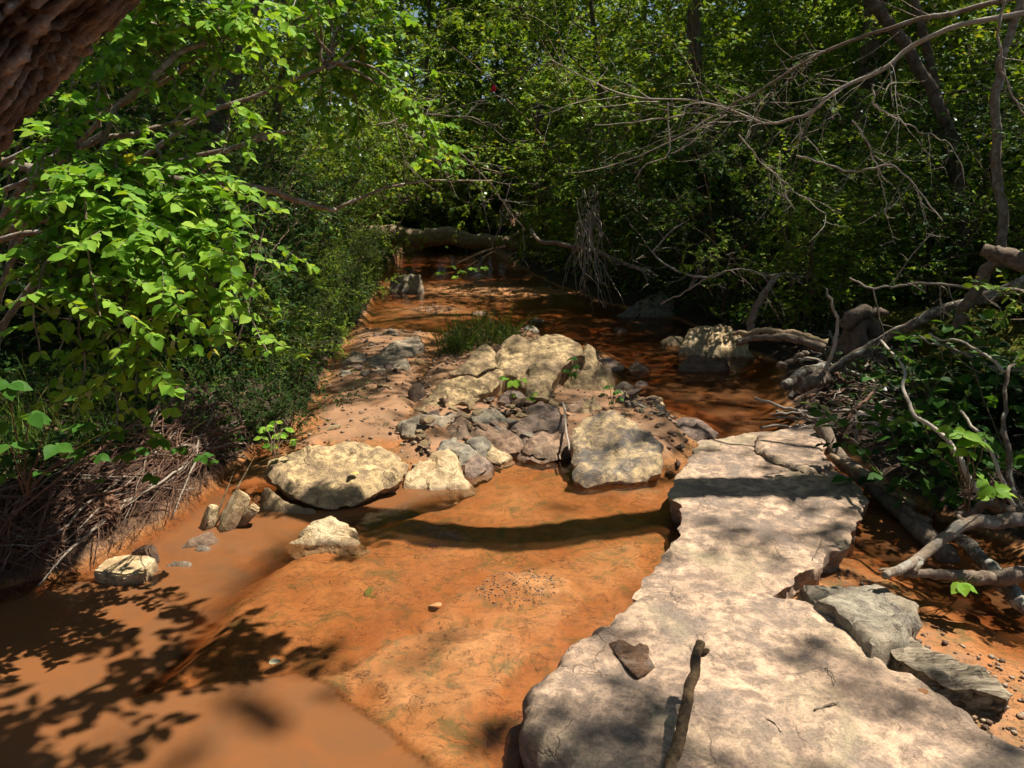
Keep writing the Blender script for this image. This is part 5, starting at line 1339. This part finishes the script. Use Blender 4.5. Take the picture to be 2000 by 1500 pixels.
limb('driftwood_limb', pd(z6, (1500, 790, 2.9), (1620, 900, 2.8), (1730, 1030, 2.68), (1850, 1180, 2.55), (2050, 1380, 2.4)), .025, .03, M_LICHEN, 'lichened limb slanting down under the thick bent limb', 'branch', DW, n=40, wob=.008, sides=12)
limb('driftwood_limb', pd(z6, (1480, 640, 2.95), (1640, 590, 2.95), (1720, 540, 2.95), (1850, 590, 2.95), (2200, 620, 2.95)), .014, .028, M_DRIFT, 'dark crooked limb above the thick grey bent limb', 'branch', DW, n=40, wob=.01)
limb('lichened_limb', pd(None, (1545, 775, 5.0), (1590, 745, 5.0), (1660, 700, 4.95), (1720, 665, 4.9), (1800, 625, 4.75), (1900, 590, 4.6), (2050, 530, 4.4)), .022, .036, M_LICHEN, 'long lichen-crusted limb slanting up over the driftwood pile', 'branch', DW, n=70, wob=.015, sides=16, rough=.2)
limb('broken_branch', pd(None, (1870, 640, 4.3), (1890, 590, 4.25), (1920, 540, 4.2), (1955, 490, 4.2)), .03, .035, M_DRIFT, 'dark broken branch standing in front of the mossy mounds', 'branch', DW, n=30, sides=12, rough=.2)
limb('broken_branch', pd(None, (1920, 486, 4.0), (1960, 500, 4.0), (2060, 530, 3.9)), .03, .055, M_DRIFT, 'blunt log end poking in from the right edge above the moss', 'log', DW, n=30, sides=14, rough=.15)
limb('pale_stick', pd(c6, (895, 700, 4.75), (950, 520, 4.75), (955, 420, 4.75), (930, 330, 4.75), (900, 240, 4.75)), .014, .006, M_DEAD, 'bone-white upright stick rising from the driftwood pile', 'stick', DW, n=30)
limb('driftwood_plank', pd(c6, (360, 490, 5.5), (550, 482, 5.4), (720, 492, 5.3), (900, 535, 5.2)), .016, .026, M_LOG, 'long weathered plank-like log stretching left from the pile', 'log', DW, n=40, wob=.012, sides=14, rough=.35)
limb('driftwood_plank', pd(c6, (400, 530, 5.4), (560, 510, 5.35), (720, 520, 5.25), (880, 560, 5.15)), .022, .03, M_DRIFT, 'dark split log under the weathered plank-like log', 'log', DW, n=40, wob=.012, sides=14, rough=.35)
limb('driftwood_log', pd(c6, (740, 775, 4.75), (840, 750, 4.75), (900, 735, 4.8)), .05, .045, M_DRIFT, 'short rotten log at the foot of the driftwood pile', 'log', DW, n=24, sides=16, rough=.25)
limb('driftwood_log', pd(c6, (660, 790, 4.8), (760, 720, 4.9), (880, 670, 5.0)), .03, .04, M_LICHEN, 'lichened log end pointing at the pool', 'log', DW, n=24, sides=14, rough=.2)
limb('curled_root', pd(c6, (620, 672, 5.0), (700, 650, 5.0), (750, 605, 5.0), (800, 605, 5.0)), .018, .016, M_DRIFT, 'smooth curved root at the left of the driftwood pile', 'root', DW, n=26)
limb('small_trunk', pd(c6, (480, 480, 6.3), (480, 410, 6.3), (520, 320, 6.3), (570, 240, 6.3), (620, 160, 6.3)), .035, .022, M_LIMB, 'crooked young trunk standing behind the weathered plank-like log', 'trunk', None, n=30, sides=12, rough=.15)
PALE = 'long pale switches over the right bank'
limb('pale_branch', pd(z2, (870, 420, 4.3), (1055, 630, 3.6), (1062, 780, 3.4), (1120, 930, 3.25), (1200, 1040, 3.15), (1380, 1180, 3.0), (1520, 1370, 2.9), (1590, 1510, 2.85), (1680, 1640, 2.8)), .007, .011, M_DEAD, 'long pale curving branch crossing the shaded shoots', 'branch', PALE, n=60, wob=.008)
limb('pale_branch', pd(z2, (1500, 970, 3.0), (1640, 1130, 2.9), (1750, 1330, 2.8), (1830, 1500, 2.75), (1910, 1720, 2.7)), .005, .008, M_DEAD, 'shorter pale switch next to the sunlit sprig', 'branch', PALE, n=40, wob=.006)
limb('pale_branch', pd(z2, (1950, 560, 3.1), (1870, 660, 3.0), (1855, 930, 2.95), (1840, 1030, 2.9), (1870, 1200, 2.85), (1890, 1500, 2.8), (1960, 1750, 2.75)), .006, .012, M_LICHEN, 'upright lichened switch near the right edge', 'branch', PALE, n=50, wob=.008)
limb('pale_branch', pd(z2, (1250, 370, 3.6), (1560, 460, 3.4), (1870, 660, 3.2)), .004, .007, M_DEAD, 'thin switch running down from the mossy mounds', 'branch', PALE, n=30, wob=.01)
for k in range(72):
    a = G(RND.uniform(1560, 1790), RND.uniform(680, 850), .12); a[2] = max(tz(a[0], a[1]), 0) + RND.uniform(.0, .12)
    an = RND.uniform(0, 6.28); L = RND.uniform(.2, .7); d = np.array([math.cos(an) * L, math.sin(an) * L * .6, RND.uniform(-.02, .4) * L + .02])
    r = RND.choice([.004, .005, .006, .009, .013])
    side_ = 'pool side' if a[0] < 1.95 else 'bank side'
    limb('driftwood_stick', [a - d * .5 + [0, 0, .05], a + [0, 0, .07], a + d * .5 + [0, 0, .05]], r, r * .7, [M_TWIG, M_DRIFT, M_DEAD, M_ROOT][k % 4], f"{['thin', 'thicker'][r > .006]} {['grey', 'brown', 'pale', 'reddish'][k % 4]} stick tangled in the {side_} of the driftwood pile", 'stick', 'sticks of the driftwood pile', n=14, wob=.015, sides=6)
mbt = MB()
for k in range(520):
    y = RND.uniform(2.5, 6); x = y * RND.uniform(.47, .8); z = tz(x, y)
    if z < .03: continue
    an = RND.uniform(0, 6.28); L = RND.uniform(.06, .35)
    mbt.tube(walk((x, y, z + RND.uniform(.0, .1)), (math.cos(an), math.sin(an), RND.uniform(-.15, .3)), L, 5, RNG, .25), np.linspace(.003, .0015, 6), 3, cap=False)
tag(put('twig_litter', mbt.mesh('twig_litter'), M_DRIFT), 'fine broken twigs littering the right bank', 'twigs', kind='stuff')

# gnarled stump in the pile
so = P(1690, 690, 5.6); stump = thing('gnarled_stump', so, 'gnarled grey root knot with a side prong on top of the driftwood pile', 'stump', DW)
mb = MB()
for k, pts in enumerate([[(1655, 735, 5.6), (1665, 690, 5.6), (1668, 640, 5.6), (1690, 615, 5.6)], [(1690, 735, 5.65), (1700, 690, 5.65), (1695, 650, 5.65), (1685, 618, 5.65)], [(1630, 720, 5.7), (1650, 680, 5.65), (1672, 635, 5.6), (1700, 618, 5.55)],
                         [(1715, 730, 5.6), (1712, 690, 5.6), (1708, 650, 5.6), (1690, 620, 5.6)], [(1675, 740, 5.55), (1680, 700, 5.52), (1676, 650, 5.52), (1690, 622, 5.55)]]):
    mb.tube(curve(pd(None, *pts), 30, .01, k), np.interp(np.linspace(0, 1, 30), [0, .6, 1], [.09, .06, .05]), 14, .25, k)
put('knot', mb.mesh('knot', origin=so), M_DRIFT, stump)
mb = MB(); mb.tube(curve(pd(None, (1650, 640, 5.55), (1670, 615, 5.5), (1700, 608, 5.5), (1735, 611, 5.5)), 24, .005, 3), np.interp(np.linspace(0, 1, 24), [0, .4, .7, 1], [.05, .06, .04, .018]), 12, .2, 4)
put('prong', mb.mesh('prong', origin=so), M_DRIFT, stump)

# mossy mounds
tm_ = NT('moss'); ge_ = tm_.n('NewGeometry'); nz_ = tm_.noise(ge_.outputs['Position'], 45, 6, .7)
tm_.principled(tm_.ramp(nz_, [(.3, (.03, .035, .008)), (.55, (.11, .115, .018)), (.75, (.20, .19, .03))]), .95, tm_.bump(nz_, 1.0, .03), .1)
for k, (px, py, Y, r, lab) in enumerate([(1885, 650, 4.9, .3, 'yellow-green moss mound behind the dark broken branch'), (1985, 690, 4.6, .28, 'moss mound cut by the right edge of the picture'), (1765, 640, 5.9, .22, 'small moss mound right of the gnarled stump'), (1930, 720, 4.4, .3, 'dark shaded moss mound below the other two')]):
    c = P(px, py, Y); V, Q = lump((0, 0, 0), (r, r, r * .55), .22, 80 + k, 60, 5)
    o = thing('moss_mound', c, lab, 'moss', 'moss mounds')
    put('mound', mesh_np('mound', V, [Q]), tm_.m, o)
    g = np.random.default_rng(k); ix = g.integers(0, len(V), 2600); ix = ix[V[ix, 2] > -.05]
    m = len(ix); t_ = put('moss_tufts', leaves('moss_tufts', V[ix] + g.normal(size=(m, 3)) * .008, g.normal(size=(m, 3)) + [0, 0, .8], g.normal(size=(m, 3)), g.uniform(.012, .03, m), KITE, rng=g), tm_.m, o); t_['kind'] = 'stuff'

# ------------------------------------------------------------------ bare boughs over the right bank
BG = 'bare dead boughs over the right bank'
def twiggy(root, path, n, L, r, seed, mat=M_DEAD):
    g = np.random.default_rng(seed); mb = MB(); org = np.array(root.location)
    for k in range(n):
        j = int(g.integers(len(path) // 5, len(path) - 1)); t = path[j] - path[j - 1]; t /= np.linalg.norm(t)
        d = side(t, g.uniform(.5, 1.2), g); d[2] -= .25
        w = walk(path[j], d, L * g.uniform(.4, 1.2), 9, g, .22, .25); mb.tube(w, np.linspace(r, r * .4, 10), 4, cap=False)
        for q in range(int(g.integers(1, 5))):
            jj = int(g.integers(2, 9)); tt = w[jj] - w[jj - 1]; tt /= np.linalg.norm(tt)
            mb.tube(walk(w[jj], side(tt, g.uniform(.5, 1.1), g), L * g.uniform(.15, .5), 6, g, .25, .2), np.linspace(r * .6, r * .3, 7), 3, cap=False)
    t = put('twigs', mb.mesh('twigs', origin=org), mat, root); t['kind'] = 'stuff'
def bough(pts, r0, r1, lab, n=14, L=.5, mat=M_DEAD, seed=0, parts=(), name='dead_bough'):
    c = curve(pts, 60, .012, seed)
    o = limb(name, pts, r0, r1, mat, lab, 'branch', BG, n=60, wob=.012, sides=8, rough=.1, seed=seed, parts=list(parts))
    if n: twiggy(o, c, n, L, max(r1 * .55, .0025), seed + 50, mat)
bough(pd(c3, (2200, -60, 4.3), (1850, 20, 4.4), (1500, 80, 4.5), (1350, 125, 4.6), (1100, 210, 4.7), (890, 290, 4.8), (700, 390, 4.9), (550, 480, 5.0), (420, 570, 5.1), (300, 630, 5.2), (0, 790, 5.4)), .015, .004, 'upper long dead bough slanting down from the top right corner', 22, .55, M_LIMB, 1)
bough(pd(c3, (2200, 20, 4.6), (1750, 120, 4.7), (1480, 210, 4.8), (1330, 290, 4.9), (1230, 370, 4.9), (1050, 460, 5.0), (900, 550, 5.0), (800, 620, 5.1), (700, 670, 5.1), (580, 690, 5.2), (450, 650, 5.2), (250, 585, 5.3), (80, 560, 5.3), (-200, 545, 5.4), (-450, 440, 5.5), (-640, 330, 5.6)), .016, .003,
      'lower arching dead bough with a fan of pale twigs at its left end', 44, .6, M_DEAD, 2,
      parts=[('side_branch', pd(c2, (1960, 640, 5.35), (1700, 680, 5.4), (1460, 700, 5.5)), .006, .003), ('side_branch', pd(c2, (1870, 570, 5.35), (1870, 660, 5.35), (1880, 860, 5.3), (1740, 920, 5.3), (1680, 1010, 5.3)), .006, .003),
             ('side_branch', pd(c2, (2200, 640, 5.2), (2000, 740, 5.3), (1660, 890, 5.4), (1430, 950, 5.5), (1280, 970, 5.6)), .006, .002), ('side_branch', pd(c2, (1880, 860, 5.3), (2000, 800, 5.25), (2100, 700, 5.2)), .005, .003)])
bough(pd(c3, (1890, -60, 4.0), (1860, 180, 4.0), (1870, 330, 4.0), (1950, 550, 4.0), (2030, 700, 4.0)), .007, .004, 'thin bare vine curving down near the right edge', 4, .3, M_TWIG, 3)
bough(pd(c3, (740, 870, 5.3), (860, 900, 5.2), (1050, 960, 5.1), (1250, 920, 5.0), (1400, 1050, 5.0), (1550, 1230, 4.9)), .007, .004, 'crooked dead branch in the middle of the right thicket', 10, .35, M_DEAD, 4)
bough(pd(c3, (1160, 480, 5.0), (1180, 600, 5.0), (1290, 660, 5.0), (1450, 740, 5.0), (1580, 790, 5.0)), .006, .003, 'thin dead branch curving below the arching bough', 6, .3, M_DEAD, 5)
bough(pd(c3, (1040, 660, 5.1), (1150, 850, 5.1), (1220, 1040, 5.1), (1225, 1190, 5.1)), .006, .003, 'straight bare stem dropping through the right thicket', 4, .25, M_DEAD, 6)
bough(pd(c3, (400, 760, 5.6), (560, 920, 5.6), (700, 1050, 5.5), (900, 1200, 5.4)), .006, .003, 'bare stem slanting down left of the straight bare stem', 7, .35, M_DEAD, 7)
bough(pd(c6, (-20, 330, 6.3), (100, 260, 6.2), (250, 170, 6.1), (400, 130, 6.0), (560, 160, 6.0), (740, 150, 6.0)), .007, .003, 'low dead branch arching over the pale flat boulder', 14, .4, M_TWIG, 8)
bough(pd(c6, (1030, 190, 4.7), (1150, 240, 4.6), (1320, 215, 4.6), (1500, 205, 4.5), (1700, 240, 4.4), (2050, 250, 4.3)), .006, .009, 'long level dead branch above the mossy mounds', 8, .35, M_TWIG, 9)
bough(pd(c6, (1350, 500, 4.0), (1550, 560, 3.9), (1750, 640, 3.8), (1900, 700, 3.7), (2060, 650, 3.6)), .005, .007, 'dead branch lying across the shaded shoots', 7, .35, M_TWIG, 10)
def z3(x, y): return (1000 + x * .2, 350 + y * .2)
bough(pd(z3, (2100, 900, 7.5), (1880, 960, 7.6), (1700, 930, 7.7), (1520, 850, 7.8), (1390, 740, 7.9), (1400, 680, 7.9), (1600, 470, 7.9), (1740, 380, 7.9)), .012, .008, 'kinked pale branch above the slanting lichen-grey boulder', 5, .4, M_DEAD, 11)
hang = thing('hanging_twigs', P(1150, 400, 9.4), 'cluster of bare twigs hanging down to the dark water', 'branch')
ho = np.array(hang.location); g = np.random.default_rng(5)
for k in range(30):
    x0, y0 = g.uniform(640, 860), g.uniform(60, 450); x1, y1 = 330 + 840 * g.beta(2.2, 2.4), g.uniform(700, 1330)
    if k == 0: pts = [(830, 250), (880, 480), (980, 650), (995, 760)]
    else: pts = [(x0, y0), (x0 * .75 + x1 * .25 + g.normal() * 40, y0 * .65 + y1 * .35), (x0 * .4 + x1 * .6 + g.normal() * 40, y0 * .3 + y1 * .7), (x1, y1)]
    yy = 9.4 + g.normal() * .25
    mb = MB(); mb.tube(curve(pd(z3, *[(a, b, yy) for a, b in pts]), 16, .03, k), np.linspace(.009, .003, 16), 5)
    put('twig', mb.mesh('twig', origin=ho), M_DEAD if k % 3 else M_TWIG, hang)
bough(pd(z3, (180, 500, 10), (270, 600, 9.9), (450, 630, 9.8), (700, 680, 9.7), (850, 720, 9.5), (1100, 820, 9.2), (1300, 900, 9.0), (1420, 960, 8.9)), .025, .03, 'fallen dead limb behind the hanging twigs', 8, .5, M_LIMB, 12)
bough(pd(c2, (240, 700, 5.4), (460, 640, 5.5), (700, 640, 5.6), (850, 680, 5.7), (945, 720, 5.8)), .005, .003, 'thin bare twig arching out beyond the honeysuckle tips', 9, .4, M_TWIG, 13)
bough(pd(c2, (660, 820, 5.5), (760, 900, 5.6), (880, 1020, 5.8), (960, 1150, 6.0), (1080, 1290, 6.2)), .006, .003, 'bare branch drooping from the honeysuckle tips to the log', 10, .4, M_TWIG, 14)
bough(pd(c2, (150, 330, 4.4), (260, 450, 4.5), (350, 620, 4.6), (470, 740, 4.8), (600, 800, 5.0)), .006, .003, 'tangle of thin twigs inside the upper honeysuckle', 14, .4, M_TWIG, 15)
# slender live trunks
limb('slender_trunk', pd(c3, (1050, -120, 7), (1220, 90, 7), (1320, 230, 7), (1400, 370, 7), (1470, 470, 7), (1520, 590, 7), (1580, 760, 7), (1640, 1100, 7), (1680, 1560, 7)), .045, .055, M_TRUNK, 'slender leaning trunk behind the crossing dead boughs', 'trunk', 'slender trunks in the right thicket', n=60, wob=.02, sides=10)
limb('slender_trunk', pd(c3, (2010, -80, 5.6), (1980, 30, 5.6), (1910, 230, 5.6), (1860, 400, 5.6), (1840, 600, 5.6), (1850, 900, 5.6), (1880, 1280, 5.6), (1890, 1500, 5.6)), .024, .036, M_LIMB, 'thin pale trunk standing near the right edge', 'trunk', 'slender trunks in the right thicket', n=60, wob=.015, sides=10)
limb('slender_trunk', pd(c2, (1140, 560, 15), (1160, 700, 15), (1165, 900, 15), (1165, 1160, 15), (1170, 1330, 15)), .09, .13, M_TRUNK, 'dark upright trunk right of the middle above the stream', 'trunk', None, n=30, sides=10)

# ------------------------------------------------------------------ small things
M_STICK = bark_mat('stick_brown', (.10, .06, .03), (.26, .17, .09), 1.5, (.05, .035, .025), .5, .7)
def board_mat():
    t = NT('split_wood'); v = t.objvec(); mp = t.n('Mapping', i_Rotation=(0, 0, math.radians(46)), i_Scale=(3, 34, 34)); t.l(v, mp.inputs[0])
    n1 = t.noise(mp.outputs[0], 1.6, 6, .6, .4); n2 = t.noise(mp.outputs[0], 6, 4, .6)
    c = t.mix(t.ramp(n1, [(.35, 0), (.6, 1)]), (.07, .055, .04), (.36, .30, .215)); c = t.mix(.5, c, t.ramp(n2, [(.3, .5), (.7, 1.2)]), 'MULTIPLY')
    t.principled(c, .9, t.bump(n1, 1.0, .02), .2); return t.m
T0, T1 = G(1282, 1585, .145), np.array([.517, 1.885, .285])
limb('stick', [T0, T0 * .55 + T1 * .45 + [.008, 0, .004], T1], .0165, .013, M_STICK, 'short brown stick propped up on the corner slab in the foreground', 'stick', n=50, wob=.004, sides=16, rough=.12, parts=[('knot', [T1 - [.0, .02, .02], T1 - [-.012, .02, .012], T1 - [-.017, .022, .008]], .011, .006)])
rock('bark_flake', [(1190, 1252), (1215, 1246), (1240, 1262), (1250, 1256), (1266, 1262), (1266, 1280), (1280, 1300), (1246, 1322), (1222, 1300), (1205, 1276)], .142, .141, M_BARK, 'reddish flake of bark lying on the corner slab', z0=.115, res=.006, amp=.004, edge=.004, jag=.004, out=0, flake=.002, cat='bark', seed=90, facet=.03)
rock('driftwood_board', [(1285, 885), (1420, 822), (1560, 900), (1720, 980), (1860, 1060), (1955, 1130), (1925, 1192), (1800, 1142), (1600, 1075), (1450, 1005), (1340, 930)], .12, .09, board_mat(), 'split grey board of driftwood beside the corner slab', c8, z0=.0, res=.012, amp=.012, edge=.012, jag=.012, out=-.01, flake=.01, cat='driftwood', seed=91)
for k, (a, b, r, lab) in enumerate([((962, 490), (1016, 384), .003, 'dark twig lying on the near end of the long slab'), ((972, 1222), (1112, 1174), .0035, 'straight dark twig on the corner slab'), ((1030, 1010), (1076, 1092), .0018, 'curved hair-thin twig on the corner slab'), ((710, 1250), (820, 1332), .0022, 'thin reddish twig on the corner slab near the stick'), ((1810, 1300), (1860, 1420), .0015, 'fine curved twig near the right end of the corner slab')]):
    zz = .118 if k == 0 else .137
    A, B = G(*c8(*a), zz), G(*c8(*b), zz); limb('twig', [A, (A + B) / 2 + [.008, .004, .004], B], r, r * .6, M_DRIFT, lab, 'twig', 'twigs on the slabs', n=14, wob=.003, sides=5)
limb('twig', [G(1100, 785, .2), G(1105, 830, .16), G(1112, 880, .1)], .008, .006, M_TWIG, 'grey stick stuck among the stones of the dam', 'stick', n=14, wob=.006)
def flat_leaf(px, py, z, s, col, lab, rz, name='fallen_leaf', cat='leaf'):
    V, Q, T = LEAF_ME[2]; me = mesh_np('fallen_leaf', V * s, [Q, T])
    g0 = G(px, py, z)
    if z < 0: g0[2] = tz(g0[0], g0[1]) + .006
    return tag(put(name, me, plain_mat('leaf_' + lab.split()[0], col, .7, .2), loc=g0, rot=(RND.uniform(-.1, .1), .1, rz)), lab, cat, 'single fallen leaves')
flat_leaf(525, 1296, .004, .045, (.62, .55, .33), 'cream fallen leaf floating on the orange shallows', -.9)
flat_leaf(1810, 1347, .138, .04, (.30, .13, .05), 'rusty round leaf on the corner slab', 2.0)
flat_leaf(700, 925, .145, .06, (.55, .45, .12), 'yellow leaf on the big yellow boulder', 1.2)
flat_leaf(862, 1184, -.012, .06, (.55, .38, .22), 'pinkish leaf sunk in the shallow water', 1.0)
flat_leaf(712, 1156, -.012, .12, (.10, .12, .02), 'olive strip of weed on the stream bed', -.9)
flat_leaf(1340, 690, .17, .05, (.5, .45, .05), 'lemon leaf on the wet mossy stone', .4)
flat_leaf(1842, 952, .2, .09, (.45, .33, .18), 'tan curled leaf among the right bank twigs', .4)
V, Q, T = LEAF_ME[1]; red = put('red_leaf', mesh_np('red_leaf', V * .09, [Q, T]), plain_mat('leaf_red', (.6, .03, .05), .6, .1), loc=P(963, 180, 9.0), rot=(2.2, 0, .3))
tag(red, 'single red leaf hanging in the green middle distance', 'leaf')
